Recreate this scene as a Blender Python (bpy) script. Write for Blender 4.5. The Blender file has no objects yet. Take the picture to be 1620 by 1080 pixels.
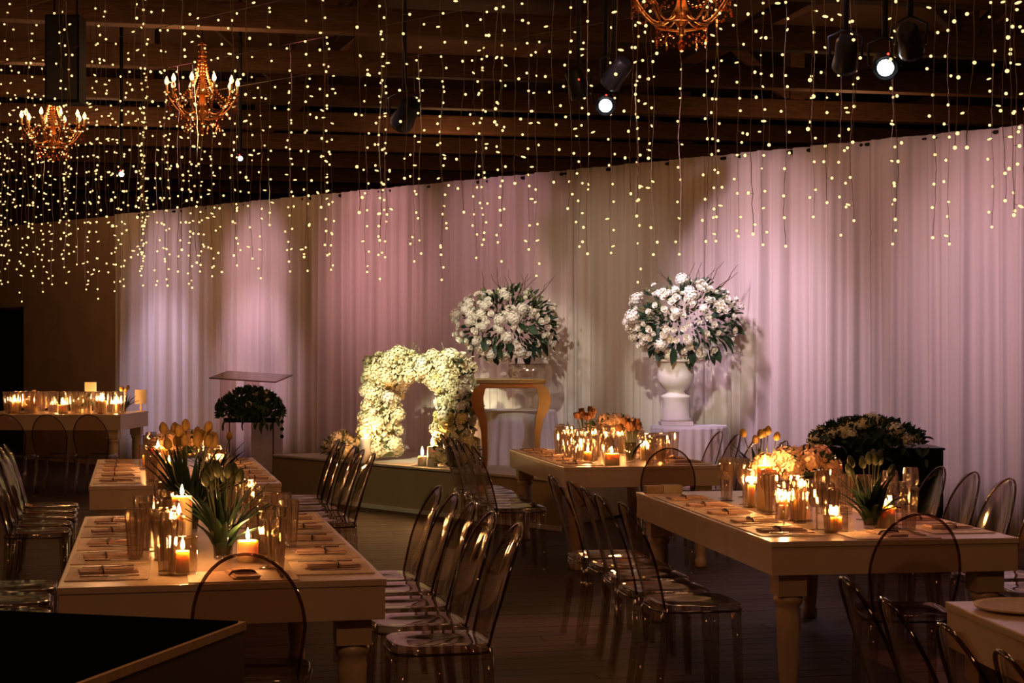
import bpy, bmesh, math, random
from mathutils import Vector, Matrix
random.seed(7)
S = bpy.context.scene
C = S.collection
PI = math.pi

# ---------------------------------------------------------------- camera, world, exposure
F = 2700.0; HY = 556.0; CZ = 1.6
def at(px, py, z):
    d = (CZ - z) * F / (py - HY)
    return Vector(((px - 810) / F * d, d, z))
def xy(px, d): return (px - 810) / F * d
def zz(py, d): return CZ - (py - HY) * d / F

cam = bpy.data.cameras.new('camera'); co = bpy.data.objects.new('camera', cam); C.objects.link(co)
cam.lens = 60; cam.sensor_width = 36; cam.clip_end = 200
co.location = (0, 0, CZ); co.rotation_euler = (PI / 2, 0, 0); cam.shift_y = 16 / 1620
S.camera = co
w = bpy.data.worlds.new('World'); S.world = w; w.use_nodes = True
w.node_tree.nodes['Background'].inputs[0].default_value = (.05, .03, .02, 1)
w.node_tree.nodes['Background'].inputs[1].default_value = .05
S.view_settings.view_transform = 'Standard'; S.view_settings.look = 'None'
S.view_settings.exposure = 0; S.view_settings.gamma = 1; S.view_settings.use_curve_mapping = False
S.cycles.transparent_max_bounces = 64; S.cycles.max_bounces = 8
S.cycles.sample_clamp_indirect = 2.0; S.cycles.blur_glossy = 1.0
S.cycles.use_denoising = True

def drapeY(X): return 18.52 - .9544 * X
DN = Vector((-.69, -.724, 0))        # drape normal toward the room
def lamp(name, kind, loc, energy, col, size=.1, target=None, cone=40, blend=.6):
    l = bpy.data.lights.new(name, kind); l.energy = energy; l.color = col
    if kind == 'SPOT':
        l.spot_size = math.radians(cone); l.spot_blend = blend; l.shadow_soft_size = size
    elif kind == 'POINT': l.shadow_soft_size = size
    elif kind == 'AREA': l.size = size
    o = bpy.data.objects.new(name, l); C.objects.link(o); o.location = loc
    if target is not None:
        o.rotation_euler = (Vector(target) - Vector(loc)).to_track_quat('-Z', 'Y').to_euler()
    return o
# wash lights on the drape (px, py of the pool, colour, power, cone, vertical drop)
WASH = [
    (266, 450, (.92, .64, .80), 560, 28), (262, 600, (.86, .70, .98), 860, 28),
    (408, 430, (1.0, .58, .68), 650, 24), (406, 580, (1.0, .64, .84), 820, 26),
    (595, 400, (1.0, .46, .52), 520, 34), (590, 540, (1.0, .46, .54), 260, 36),
    (790, 410, (1.0, .50, .60), 380, 36), (950, 560, (.98, .80, .58), 240, 48),
    (1200, 430, (1.0, .64, .74), 720, 34), (1195, 590, (.94, .70, .92), 680, 36),
    (1420, 480, (.92, .62, .74), 170, 50),
    (1600, 440, (1.0, .58, .70), 560, 38), (1570, 700, (.70, .64, .98), 190, 48),
    (1240, 740, (.78, .66, 1.0), 120, 46),
]
for i, (px, py, col, en, cone) in enumerate(WASH):
    t = (px - 810) / F; Y = 18.52 / (1 + .9544 * t); X = t * Y
    tgt = Vector((X, Y, zz(py, Y)))
    src = tgt + DN * 3.6; src.z = 5.0 if py < 500 else 4.6
    lamp('drape_wash_spot', 'SPOT', src, en, col, .12, tgt, cone, 1.0)
# key light on the stage flowers, from the left front
lamp('stage_spot', 'SPOT', (-3.2, 10.5, 4.9), 6200, (1, .95, .58), .06, (-.98, 17.6, 1.15), 11, .6)
lamp('stage_spot', 'SPOT', (-1.6, 10.2, 4.9), 1400, (1, .92, .72), .06, (.1, 17.6, 1.6), 12, .6)
lamp('stage_spot', 'SPOT', (.1, 9.6, 4.4), 1300, (1, .92, .72), .05, (1.62, 16.1, 1.7), 12, .6)
lamp('stage_spot', 'SPOT', (2.0, 11.0, 4.9), 260, (.85, .72, 1), .06, (.1, 17.6, .8), 13, .8)
lamp('stage_spot', 'SPOT', (-4.2, 12.0, 4.9), 150, (.95, 1, .50), .06, (-1.6, 16.6, 0), 26, .9)
# floor pools
lamp('floor_spot', 'SPOT', (2.4, 12.5, 4.9), 420, (1, .35, .26), .03, (-.02, 9.7, 0), 12, .25)
lamp('floor_spot', 'SPOT', (3.4, 11.5, 4.9), 380, (1, .33, .28), .03, (1.65, 8.5, 0), 13, .25)
lamp('floor_spot', 'SPOT', (3.4, 13.0, 4.9), 160, (.75, .66, 1), .05, (2.0, 11.2, 0), 34, .8)
lamp('floor_spot', 'SPOT', (3.6, 10.6, 4.9), 130, (1, .62, .75), .05, (2.35, 7.6, .76), 26, .8)
# added warm fill: unseen point lights lifting tables, aprons and roof timbers
for (x, y, z, e) in [(-2.6, 7.5, 4.7, 55), (2.6, 6.5, 4.7, 40), (0, 1.5, 4.7, 110), (-5.5, 14, 4.7, 50), (1.5, 11.0, 4.7, 35), (-6.5, 27, 4.5, 42), (-1, 28, 4.5, 42), (5, 25, 4.5, 34), (9, 19, 4.5, 16)]:
    lamp('warm_house_lamp', 'POINT', (x, y, z), e * 1.25, (1, .45, .19), .25)

# ---------------------------------------------------------------- materials
def mat(name): 
    m = bpy.data.materials.new(name); m.use_nodes = True
    return m, m.node_tree.nodes, m.node_tree.links
def pbr(name, col, rough=.5, metal=0, var=0, scale=20, bump=0, rnd=0, coat=0, sss=0, stretch=(1, 1, 1)):
    m, n, l = mat(name); b = n['Principled BSDF']
    b.inputs['Base Color'].default_value = (*col, 1); b.inputs['Roughness'].default_value = rough
    b.inputs['Metallic'].default_value = metal; b.inputs['Coat Weight'].default_value = coat
    if sss:
        b.inputs['Subsurface Weight'].default_value = sss; b.inputs['Subsurface Radius'].default_value = (.03, .022, .012)
        b.inputs['Subsurface Scale'].default_value = 1.0
    if var or bump:
        tc = n.new('ShaderNodeTexCoord'); mp = n.new('ShaderNodeMapping'); mp.inputs['Scale'].default_value = stretch
        nz = n.new('ShaderNodeTexNoise'); nz.inputs['Scale'].default_value = scale; nz.inputs['Detail'].default_value = 4
        l.new(tc.outputs['Object'], mp.inputs[0]); l.new(mp.outputs[0], nz.inputs['Vector'])
        if var:
            r = n.new('ShaderNodeValToRGB')
            r.color_ramp.elements[0].position = .3; r.color_ramp.elements[1].position = .7
            r.color_ramp.elements[0].color = (*[max(0, c * (1 - var)) for c in col], 1)
            r.color_ramp.elements[1].color = (*[min(1, c * (1 + var)) for c in col], 1)
            l.new(nz.outputs[0], r.inputs[0]); out = r.outputs[0]
            if rnd:
                oi = n.new('ShaderNodeObjectInfo'); mr = n.new('ShaderNodeMapRange')
                mr.inputs['To Min'].default_value = 1 - rnd; mr.inputs['To Max'].default_value = 1 + rnd
                hs = n.new('ShaderNodeHueSaturation')
                l.new(oi.outputs['Random'], mr.inputs[0]); l.new(mr.outputs[0], hs.inputs['Value']); l.new(out, hs.inputs['Color'])
                out = hs.outputs[0]
            l.new(out, b.inputs['Base Color'])
        if bump:
            bp = n.new('ShaderNodeBump'); bp.inputs['Strength'].default_value = bump; bp.inputs['Distance'].default_value = .01
            l.new(nz.outputs[0], bp.inputs['Height']); l.new(bp.outputs[0], b.inputs['Normal'])
    return m
def clear(name, tint, gloss=(1, 1, 1), rough=.04, ior=1.45, extra=0):
    m, n, l = mat(name); n.remove(n['Principled BSDF']); out = n['Material Output']
    tr = n.new('ShaderNodeBsdfTransparent'); tr.inputs[0].default_value = (*tint, 1)
    gl = n.new('ShaderNodeBsdfGlossy'); gl.inputs['Color'].default_value = (*gloss, 1); gl.inputs['Roughness'].default_value = rough
    lw = n.new('ShaderNodeLayerWeight'); lw.inputs['Blend'].default_value = .5
    fr = n.new('ShaderNodeMath'); fr.operation = 'POWER'; fr.inputs[1].default_value = 4.5; l.new(lw.outputs['Facing'], fr.inputs[0])
    ad = n.new('ShaderNodeMath'); ad.operation = 'MULTIPLY_ADD'; ad.inputs[1].default_value = .9; ad.inputs[2].default_value = .035 + extra; ad.use_clamp = True
    mx = n.new('ShaderNodeMixShader')
    l.new(fr.outputs[0], ad.inputs[0]); l.new(ad.outputs[0], mx.inputs[0]); l.new(tr.outputs[0], mx.inputs[1]); l.new(gl.outputs[0], mx.inputs[2])
    l.new(mx.outputs[0], out.inputs[0])
    return m
def cutglass(name, tint, fac, extra):
    m = clear(name, tint, (1, .93, .85), rough=.13, extra=extra); n = m.node_tree.nodes; l = m.node_tree.links; out = n['Material Output']
    src = out.inputs[0].links[0].from_socket
    g = n.new('ShaderNodeBsdfGlass'); g.inputs['IOR'].default_value = 1.42; g.inputs['Roughness'].default_value = .03; g.inputs['Color'].default_value = (1, .95, .9, 1)
    mx = n.new('ShaderNodeMixShader'); mx.inputs[0].default_value = fac
    l.new(src, mx.inputs[1]); l.new(g.outputs[0], mx.inputs[2]); l.new(mx.outputs[0], out.inputs[0]); return m
def glow(name, col, s, see=0):
    m, n, l = mat(name); n.remove(n['Principled BSDF']); out = n['Material Output']
    e = n.new('ShaderNodeEmission'); e.inputs[0].default_value = (*col, 1); e.inputs[1].default_value = s
    if see:
        t = n.new('ShaderNodeBsdfTransparent'); a = n.new('ShaderNodeAddShader')
        l.new(e.outputs[0], a.inputs[0]); l.new(t.outputs[0], a.inputs[1]); l.new(a.outputs[0], out.inputs[0])
    else: l.new(e.outputs[0], out.inputs[0])
    return m

M = {}
M['floor'] = pbr('oak_floor', (.060, .034, .018), .6, var=.35, scale=3, bump=.05, rnd=.22, stretch=(1, 14, 1))
M['subfloor'] = pbr('dark_joint', (.012, .008, .006), .8, var=.1)
M['ceil'] = pbr('ceiling_boards', (.085, .045, .024), .8, var=.3, scale=5, stretch=(1, 12, 1))
M['beam'] = pbr('roof_timber', (.13, .065, .032), .75, var=.35, scale=4, bump=.2, stretch=(1, 10, 10), rnd=.15)
M['wallb'] = pbr('brown_plaster', (.33, .21, .15), .85, var=.12, scale=3)  # brown carries the shade of the unlit drape
M['wallr'] = pbr('room_plaster', (.10, .06, .04), .85, var=.12, scale=3)
M['door'] = pbr('black_door', (.006, .007, .007), .5, var=.1)
M['drape'] = pbr('sheer_drape', (.50, .435, .42), .9, var=.07, scale=2, stretch=(8, 8, .3))
M['lacquer'] = pbr('cream_lacquer', (.58, .44, .32), .20, var=.05, scale=5, coat=.15)
M['legwood'] = pbr('cream_turned_wood', (.52, .38, .26), .3, var=.06, scale=5)
M['acryl'] = clear('clear_acrylic', (.86, .79, .75), rough=.06, extra=.02)
M['acrleg'] = clear('acrylic_leg', (.80, .73, .68), rough=.06, extra=.05)
M['rim'] = clear('acrylic_edge', (.40, .30, .25), rough=.06, extra=.05)
M['glass'] = cutglass('drinking_glass', (.96, .93, .89), .22, .11)
M['hglass'] = clear('cylinder_glass', (.95, .91, .86), (1, .9, .8), rough=.10, extra=.07)
M['glassrim'] = clear('thick_glass', (.80, .76, .72), rough=.03, extra=.10)
M['mat'] = pbr('linen_placemat', (.60, .44, .33), .45, var=.2, scale=60, bump=.2)
M['napkin'] = pbr('blush_napkin', (.50, .32, .25), .85, var=.15, scale=30)
M['ring'] = pbr('dark_ring', (.06, .02, .015), .4, var=.1)
M['steel'] = pbr('bronze_cutlery', (.30, .17, .10), .25, 1, var=.1)
M['wax'] = pbr('ivory_wax', (.88, .68, .42), .5, var=.04, sss=.9)
M['waxw'] = pbr('white_wax', (.85, .80, .72), .5, var=.04, sss=.3)
M['wick'] = pbr('wick', (.02, .015, .01), .9, var=.1)
M['flame'] = glow('candle_flame', (1, .70, .32), 22, 1)
M['bulb'] = glow('candle_bulb', (1, .60, .24), 5, 0)
M['led'] = glow('warm_led', (1, .66, .26), 2.0, 0)
M['wire'] = pbr('string_wire', (.16, .11, .07), .6, var=.1)
M['cream'] = pbr('cream_petals', (.80, .74, .52), .7, var=.08, scale=15, rnd=.12)
M['white'] = pbr('white_petals', (.86, .83, .76), .7, var=.08, scale=15, rnd=.10)
M['yellow'] = pbr('yellow_petals', (.72, .60, .25), .7, var=.12, scale=15, rnd=.12)
M['tulip'] = pbr('amber_tulip_petals', (.42, .25, .06), .6, var=.15, scale=20, rnd=.15)
M['peach'] = pbr('peach_petals', (.80, .52, .30), .7, var=.1, scale=20, rnd=.12)
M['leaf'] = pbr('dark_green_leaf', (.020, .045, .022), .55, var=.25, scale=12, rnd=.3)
M['tleaf'] = pbr('tulip_leaf', (.010, .022, .010), .5, var=.25, scale=12, rnd=.3)
M['bud'] = pbr('green_tulip_bud', (.05, .06, .018), .6, var=.2, rnd=.2)
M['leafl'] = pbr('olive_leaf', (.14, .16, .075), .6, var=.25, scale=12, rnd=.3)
M['twig'] = pbr('brown_twig', (.10, .06, .04), .8, var=.2)
M['dry'] = pbr('dried_protea', (.30, .13, .05), .8, var=.25, scale=25, rnd=.2)
M['gold'] = pbr('polished_gold', (.27, .205, .11), .28, 1, var=.08, scale=4)
M['golddark'] = pbr('bronze_gold', (.30, .15, .06), .3, 1, var=.08, scale=4)
M['stage'] = pbr('stage_panel', (.34, .26, .16), .55, var=.06, scale=3)
M['stagetop'] = pbr('stage_top', (.55, .50, .46), .4, var=.06, scale=3)
M['trimw'] = pbr('white_trim', (.6, .55, .5), .5, var=.05)
M['cloth'] = pbr('white_cloth', (.74, .72, .76), .85, var=.05, scale=4)
M['urn'] = pbr('white_stone_urn', (.66, .62, .60), .6, var=.08, scale=8, bump=.1)
M['black'] = pbr('black_cloth', (.006, .006, .008), .7, var=.2, scale=6)
M['blackg'] = pbr('black_gloss_metal', (.012, .012, .014), .35, var=.2)
M['counter_top'] = pbr('matt_black_top', (.003, .003, .003), .6, var=.1)
M['counter'] = pbr('dark_brown_panel', (.07, .038, .018), .6, var=.15, scale=4)
M['counter_top'].node_tree.nodes['Principled BSDF'].inputs['Specular IOR Level'].default_value = .05
M['edge'] = pbr('oak_edge', (.40, .25, .13), .5, var=.15, scale=10, stretch=(1, 8, 1))
M['card'] = pbr('cream_card', (.34, .28, .19), .7, var=.05)
M['wood2'] = pbr('walnut_block', (.20, .12, .05), .6, var=.2, scale=15)
M['crystal'] = clear('amber_crystal', (.95, .66, .38), (1, .60, .30), .12, extra=.45)
M['brass'] = pbr('aged_brass', (.60, .27, .09), .3, 1, var=.15)
M['lens_on'] = glow('lit_lens', (.93, .97, 1.0), 14)
M['red_led'] = glow('red_indicator', (1, .05, .03), 3)
M['frost'] = pbr('frosted_acrylic', (.80, .72, .76), .5, var=.03)
M['frost'].node_tree.nodes['Principled BSDF'].inputs['Alpha'].default_value = .72

for k_, v_ in (('floor', .12), ('tleaf', .12), ('leaf', .3)): M[k_].node_tree.nodes['Principled BSDF'].inputs['Specular IOR Level'].default_value = v_
for k_ in ('black', 'blackg', 'door', 'counter_top'): M[k_].node_tree.nodes['Principled BSDF'].inputs['Specular IOR Level'].default_value = .1
M['counter_top'].node_tree.nodes['Principled BSDF'].inputs['IOR'].default_value = 1.0
# ---------------------------------------------------------------- mesh helpers
class MB:
    def __init__(s): s.v = []; s.f = []; s.smooth = False
    def add(s, vs, fs):
        o = len(s.v); s.v += [tuple(v) for v in vs]; s.f += [tuple(i + o for i in f) for f in fs]; return s
    def box(s, c, d, rz=0, rx=0, ry=0, taper=1):
        R = Matrix.Rotation(rz, 3, 'Z') @ Matrix.Rotation(ry, 3, 'Y') @ Matrix.Rotation(rx, 3, 'X'); vs = []
        for z in (-1, 1):
            k = taper if z < 0 else 1
            for (x, y) in ((-1, -1), (1, -1), (1, 1), (-1, 1)):
                vs.append(Vector(c) + R @ Vector((x * d[0] / 2 * k, y * d[1] / 2 * k, z * d[2] / 2)))
        return s.add(vs, [(3, 2, 1, 0), (4, 5, 6, 7), (0, 1, 5, 4), (1, 2, 6, 5), (2, 3, 7, 6), (3, 0, 4, 7)])
    def lathe(s, prof, n=16, c=(0, 0, 0), cap=True, rib=0, sq=1):
        vs = []; fs = []
        for (r, z) in prof:
            for i in range(n):
                a = 2 * PI * i / n; rr = r * (1 + (rib if i % 2 else -rib))
                vs.append((c[0] + rr * math.cos(a), c[1] + rr * math.sin(a) * sq, c[2] + z))
        for j in range(len(prof) - 1):
            for i in range(n):
                k = (i + 1) % n; fs.append((j * n + i, j * n + k, (j + 1) * n + k, (j + 1) * n + i))
        if cap:
            fs.append(tuple(range(n))[::-1]); fs.append(tuple((len(prof) - 1) * n + i for i in range(n)))
        return s.add(vs, fs)
    def tube(s, path, r, n=6, cap=True):
        path = [Vector(p) for p in path]; m = len(path); vs = []; fs = []; ref = None
        for j, p in enumerate(path):
            t = (path[min(j + 1, m - 1)] - path[max(j - 1, 0)]).normalized()
            if ref is None: ref = Vector((1, 0, 0)) if abs(t.x) < .8 else Vector((0, 1, 0))
            u = (ref - t * ref.dot(t)).normalized(); ref = u; v = t.cross(u)
            rr = r[j] if isinstance(r, (list, tuple)) else r
            for i in range(n):
                a = 2 * PI * i / n; vs.append(p + (u * math.cos(a) + v * math.sin(a)) * rr)
        for j in range(m - 1):
            for i in range(n):
                k = (i + 1) % n; fs.append((j * n + i, j * n + k, (j + 1) * n + k, (j + 1) * n + i))
        if cap: fs.append(tuple(range(n))[::-1]); fs.append(tuple((m - 1) * n + i for i in range(n)))
        return s.add(vs, fs)
    def ball(s, c, r, n=6, m=4, R=None):
        vs = []; fs = []; r = r if isinstance(r, (tuple, list)) else (r, r, r)
        def P(x, y, z):
            v = Vector((x * r[0], y * r[1], z * r[2]))
            if R is not None: v = R @ v
            return Vector(c) + v
        vs.append(P(0, 0, -1))
        for j in range(1, m):
            b = -PI / 2 + PI * j / m
            for i in range(n):
                a = 2 * PI * i / n; vs.append(P(math.cos(a) * math.cos(b), math.sin(a) * math.cos(b), math.sin(b)))
        vs.append(P(0, 0, 1)); L = len(vs) - 1
        for i in range(n):
            k = (i + 1) % n; fs.append((0, 1 + k, 1 + i)); fs.append((L, 1 + (m - 2) * n + i, 1 + (m - 2) * n + k))
            for j in range(m - 2): fs.append((1 + j * n + i, 1 + j * n + k, 1 + (j + 1) * n + k, 1 + (j + 1) * n + i))
        return s.add(vs, fs)
    def prism(s, poly, z0, z1):
        n = len(poly); vs = [(x, y, z0) for x, y in poly] + [(x, y, z1) for x, y in poly]
        fs = [tuple(range(n))[::-1], tuple(range(n, 2 * n))] + [(i, (i + 1) % n, (i + 1) % n + n, i + n) for i in range(n)]
        return s.add(vs, fs)
    def mesh(s, name, m, smooth=False, bevel=0):
        me = bpy.data.meshes.new(name); me.from_pydata(s.v, [], s.f)
        if bevel:
            bm = bmesh.new(); bm.from_mesh(me)
            bmesh.ops.bevel(bm, geom=bm.edges[:], offset=bevel, segments=2, affect='EDGES', profile=.7); bm.to_mesh(me); bm.free()
        me.materials.append(M[m])
        if smooth:
            for p in me.polygons: p.use_smooth = True
        me.update(); return me
    def obj(s, name, m, parent=None, smooth=False, bevel=0):
        return link(name, s.mesh(name, m, smooth, bevel), parent)
def link(name, me, parent=None, loc=None, rot=None, sc=None):
    o = bpy.data.objects.new(name, me); C.objects.link(o)
    if parent is not None: o.parent = parent
    if loc is not None: o.location = loc
    if rot is not None: o.rotation_euler = rot
    if sc is not None: o.scale = sc if isinstance(sc, (tuple, list)) else (sc,) * 3
    return o
def tag(o, label, cat, group=None):
    o['label'] = label; o['category'] = cat
    if group: o['group'] = group
    return o
def thing(name, label, cat, loc=(0, 0, 0), rz=0, group=None):
    o = bpy.data.objects.new(name, None); C.objects.link(o); o.location = loc; o.rotation_euler = (0, 0, rz)
    o.empty_display_size = .1
    return tag(o, label, cat, group)
def struct(o): o['kind'] = 'structure'; return o
def stuff(o): o['kind'] = 'stuff'; return o
def dup(root, loc, rz=0, label=None, group=None, sc=None):
    r = root.copy(); C.objects.link(r); r.location = loc; r.rotation_euler = (0, 0, rz)
    if label: r['label'] = label
    if group: r['group'] = group
    if sc: r.scale = sc
    for ch in KIDS.get(root.name, []):
        c = ch.copy(); C.objects.link(c); c.parent = r
        for g in KIDS.get(ch.name, []):
            d = g.copy(); C.objects.link(d); d.parent = c
    return r
KIDS = {}
def remember(root):
    for o in C.objects:
        if o.parent is not None and (o.parent == root or o.parent.parent == root):
            KIDS.setdefault(o.parent.name, [])
            if o not in KIDS[o.parent.name]: KIDS[o.parent.name].append(o)
    return root
ORD = ['', 'first', 'second', 'third', 'fourth', 'fifth', 'sixth', 'seventh', 'eighth', 'ninth', 'tenth']
def od(n):
    if n <= 10: return ORD[n]
    return '%d%s' % (n, 'th' if 10 < n % 100 < 20 else {1: 'st', 2: 'nd', 3: 'rd'}.get(n % 10, 'th'))

# ---------------------------------------------------------------- room shell
TH = math.radians(12); U = Vector((-math.sin(TH), math.cos(TH), 0)); V = Vector((math.cos(TH), math.sin(TH), 0))
RM = Matrix.Rotation(TH, 4, 'Z')
def rl(a, b, z=0): return V * a + U * b + Vector((0, 0, z))     # room coords: a across, b along
A0, A1, B0, B1, CH = -16, 22, -6, 42, 6.6
def room_box(a0, a1, b0, b1, z0, z1, name, m):
    mb = MB(); mb.box(((a0 + a1) / 2, (b0 + b1) / 2, (z0 + z1) / 2), (a1 - a0, b1 - b0, z1 - z0))
    o = mb.obj(name, m); o.rotation_euler = (0, 0, TH); return struct(o)
floor = room_box(A0, A1, B0, B1, -.12, -.016, 'floor', 'subfloor')
room_box(A0, A1, B1, B1 + .2, 0, CH, 'wall_back', 'wallr'); room_box(A0, A1, B0 - .2, B0, 0, CH, 'wall_front', 'wallr')
room_box(A0 - .2, A0, B0, B1, 0, CH, 'wall_left', 'wallr'); room_box(A1, A1 + .2, B0, B1, 0, CH, 'wall_right', 'wallr')
room_box(A0, A1, B0, B1, CH, CH + .15, 'ceiling', 'ceil')
# floorboards running across the room, near ones as single boards
PW = .16
boards = []; far = MB()
for j in range(int((B1 - B0) / PW)):
    b = B0 + (j + .5) * PW; a = A0 + (j * 1.37) % 3.2 - 3.2
    while a < A1:
        x0, x1 = max(a, A0), min(a + 3.2, A1)
        if x1 - x0 > .05:
            c = rl((x0 + x1) / 2, b); vis = c.y > 7.2 and abs(c.x) < .3 * c.y + 1.9
            boards.append((not (vis), c.y, (x0 + x1) / 2, b, x1 - x0))
        a += 3.2
boards.sort(key=lambda t: (t[0], t[1]))
bmesh_cache = {}
for k, (nv, cy, a, b, L) in enumerate(boards):
    if k < 240 and not nv:
        key = round(L, 2)
        if key not in bmesh_cache:
            bmesh_cache[key] = MB().box((0, 0, -.008), (L - .004, PW - .005, .016)).mesh('floorboard', 'floor')
        o = link('floorboard', bmesh_cache[key], floor, (a, b, random.uniform(-.001, 0)))
    else: far.box((a, b, -.0085), (L - .004, PW - .005, .016))
stuff(far.obj('floorboards_beyond', 'floor', floor))
# unlit left stretch of the drape: flat panels, shade put into their brown; doorway
def pl(X): return Vector((X, drapeY(X) , 0))
pdir = Vector((1, -.9544, 0)).normalized(); pang = math.atan2(pdir.y, pdir.x)
Xe = xy(180, 23.86); pe = pl(Xe); door_l = xy(-60, 27) ; 
def pbox(name, s0, s1, z0, z1, m, th=.12, off=-.1, parent=None):   # s measured leftwards from drape end
    mb = MB().box((-(s0 + s1) / 2, -off, (z0 + z1) / 2), (s1 - s0, th, z1 - z0))
    o = mb.obj(name, m, parent)
    if parent is None: o.location = pe; o.rotation_euler = (0, 0, pang)
    return o
struct(pbox('wall_partition', 0, 2.45, 0, 3.5, 'wallb')); struct(pbox('wall_partition', 2.45, 4.4, 2.27, 3.5, 'wallb')); struct(pbox('wall_partition', 4.4, 9, 0, 3.5, 'wallb'))
dr = struct(pbox('door_1', 2.49, 4.36, .02, 2.23, 'door', .05))
pbox('door_frame', 2.45, 2.50, 0, 2.27, 'blackg', .14, -.1, dr); pbox('door_frame', 4.35, 4.40, 0, 2.27, 'blackg', .14, -.1, dr)
pbox('door_panel', 2.62, 3.32, .3, 1.95, 'blackg', .02, -.065, dr); pbox('door_panel', 3.5, 4.2, .3, 1.95, 'blackg', .02, -.065, dr)
pbox('door_handle', 3.36, 3.40, .95, 1.15, 'blackg', .05, -.05, dr)

# roof trusses across the room: tie beam, posts, braces
for k, b in enumerate([11.0, 13.9, 16.8, 19.7, 22.6, 25.5, 28.4, 31.3, 34.2, 37.1, 40.0]):
    t = thing('roof_truss', 'dark timber roof truss with tie beam, %s from the front of the hall' % od(k + 1), 'roof truss', rl(0, b), TH, 'roof trusses over the hall')
    t['kind'] = 'structure'; del t['category']
    MB().box((3, 0, 5.42), (37.6, .26, .30)).obj('tie_beam', 'beam', t, bevel=.03)
    for x in (range(-14, 22, 8) if k % 2 else []):
        MB().box((x, 0, 6.07), (.24, .22, 1.0)).obj('post', 'beam', t)
        MB().box((x - .62, 0, 6.05), (1.45, .14, .14), ry=.72).obj('brace', 'beam', t)
        MB().box((x + .62, 0, 6.05), (1.45, .14, .14), ry=-.72).obj('brace', 'beam', t)
for k, a in enumerate(range(-12, 22, 3)):
    o = MB().box((0, 18, 6.49), (.16, 46, .2)).obj('ceiling_joist', 'beam'); o.location = rl(a, 0); o.rotation_euler = (0, 0, TH); struct(o)

# ---------------------------------------------------------------- drape panels
def drape_panel(X0, X1, k, label):
    L = math.hypot(X1 - X0, (X1 - X0) * .9544); n = int(L / .018); rows = [0, .5, 1.2, 2.0, 2.8, 3.3, 3.5]
    rnd = random.Random(4); ph = [rnd.uniform(0, 6.28) for _ in range(6)]; fr = [rnd.uniform(.9, 1.1) for _ in range(6)]
    mb = MB(); nn = n + 1
    for z in rows:
        amp = .6 + .4 * (1 - z / 3.5)
        for i in range(nn):
            s = i / n * L; sg = s + (X0 + 10) * 1.382
            d = amp * (.020 * math.sin(sg * 52 * fr[0] + ph[0] + .8 * math.sin(sg * 3.1 + ph[3]) + .1 * z) + .022 * math.sin(sg * 31 * fr[1] + ph[1] + 1.2 * math.sin(sg * 2.3)) * (1.5 + .8 * math.sin(sg * 1.9)) + .045 * math.sin(sg * 8.5 * fr[2] + ph[2] + .15 * z + math.sin(sg * 1.3)) + .008 * math.sin(sg * 91 + ph[4]))
            mb.v.append((s, d, z + .01))
    for j in range(len(rows) - 1):
        for i in range(n): mb.f.append((j * nn + i, j * nn + i + 1, (j + 1) * nn + i + 1, (j + 1) * nn + i))
    o = mb.obj('drape_panel', 'drape', None, True)
    so = o.modifiers.new('thick', 'SOLIDIFY'); so.thickness = .004
    o.location = (X0, drapeY(X0), 0); o.rotation_euler = (0, 0, pang)
    tag(o, label, 'drape', 'pale pleated drapes along the back')
    rod = MB().tube([(-.0, .05, 3.48), (L, .05, 3.48)], .02, 8); rod.obj('drape_rod', 'blackg', o)
seams = [180, 335, 548, 700, 905, 1116, 1372, 1700]
def pxX(px): t = (px - 810) / F; return t * 18.52 / (1 + .9544 * t)
DL = ['pale pleated drape at its left end beside the brown wall, lavender lit', 'pleated drape glowing pink behind the clear lectern', 'dusky pink pleated drape seen through the white flower arch', 'pink pleated drape behind the left tall flower arrangement', 'beige pleated drape between the two tall flower arrangements', 'pale pleated drape with a pink glow right of the stone urn', 'mauve pleated drape at the right edge behind the black booth']
for k in range(7): drape_panel(pxX(seams[k]), pxX(seams[k + 1]), k, DL[k])

# ---------------------------------------------------------------- tables
class T: pass
def table(P0, th, W, L, label, nm, h=.76, ap=.15, name='dining_table'):
    t = thing(name, label, 'table', (P0[0], P0[1], 0), th, 'long cream dining tables')
    top = MB().box((W / 2, L / 2, h - .0125), (W, L, .025)).obj('tabletop', 'lacquer', t, bevel=.004)
    a = MB(); th_ = .03
    for (c, d) in (((W / 2, .02), (W - .01, th_)), ((W / 2, L - .02), (W - .01, th_))): a.box((c[0], c[1], h - .025 - (ap - .025) / 2), (d[0], d[1], ap - .025))
    for x in (.02, W - .02): a.box((x, L / 2, h - .025 - (ap - .025) / 2), (th_, L - .07, ap - .025))
    a.obj('apron', 'lacquer', t, bevel=.002)
    hb = h - ap
    for x in (.115, W - .115):
        for y in (.115, L - .115):
            m = MB().box((0, 0, hb - .045), (.13, .13, .11))
            pr = [(.036, 0), (.044, .01), (.044, .05), (.034, .07), (.038, .10), (.047, .20), (.054, hb - .24), (.056, hb - .18), (.050, hb - .155), (.060, hb - .14), (.066, hb - .125), (.066, hb - .115), (.055, hb - .10)]
            m.lathe(pr, 20); o = m.obj('leg', 'legwood', t, True); o.location = (x, y, 0)
            for p in o.data.polygons:
                if len(p.vertices) == 4 and p.index < 6: p.use_smooth = False
    r = T(); r.P = Vector((P0[0], P0[1], 0)); r.th = th; r.W = W; r.L = L; r.h = h; r.nm = nm; r.o = t
    r.u = Vector((-math.sin(th), math.cos(th), 0)); r.v = Vector((math.cos(th), math.sin(th), 0))
    r.at = lambda b, a, z=None: r.P + r.v * b + r.u * a + Vector((0, 0, h if z is None else z))
    return r
R = math.radians
p = at(90, 930, .76); T1 = table((p.x, p.y), R(12), 1.18, 2.7, 'long cream table with candles at the lower left, nearest on that side', 'front left table')
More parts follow.
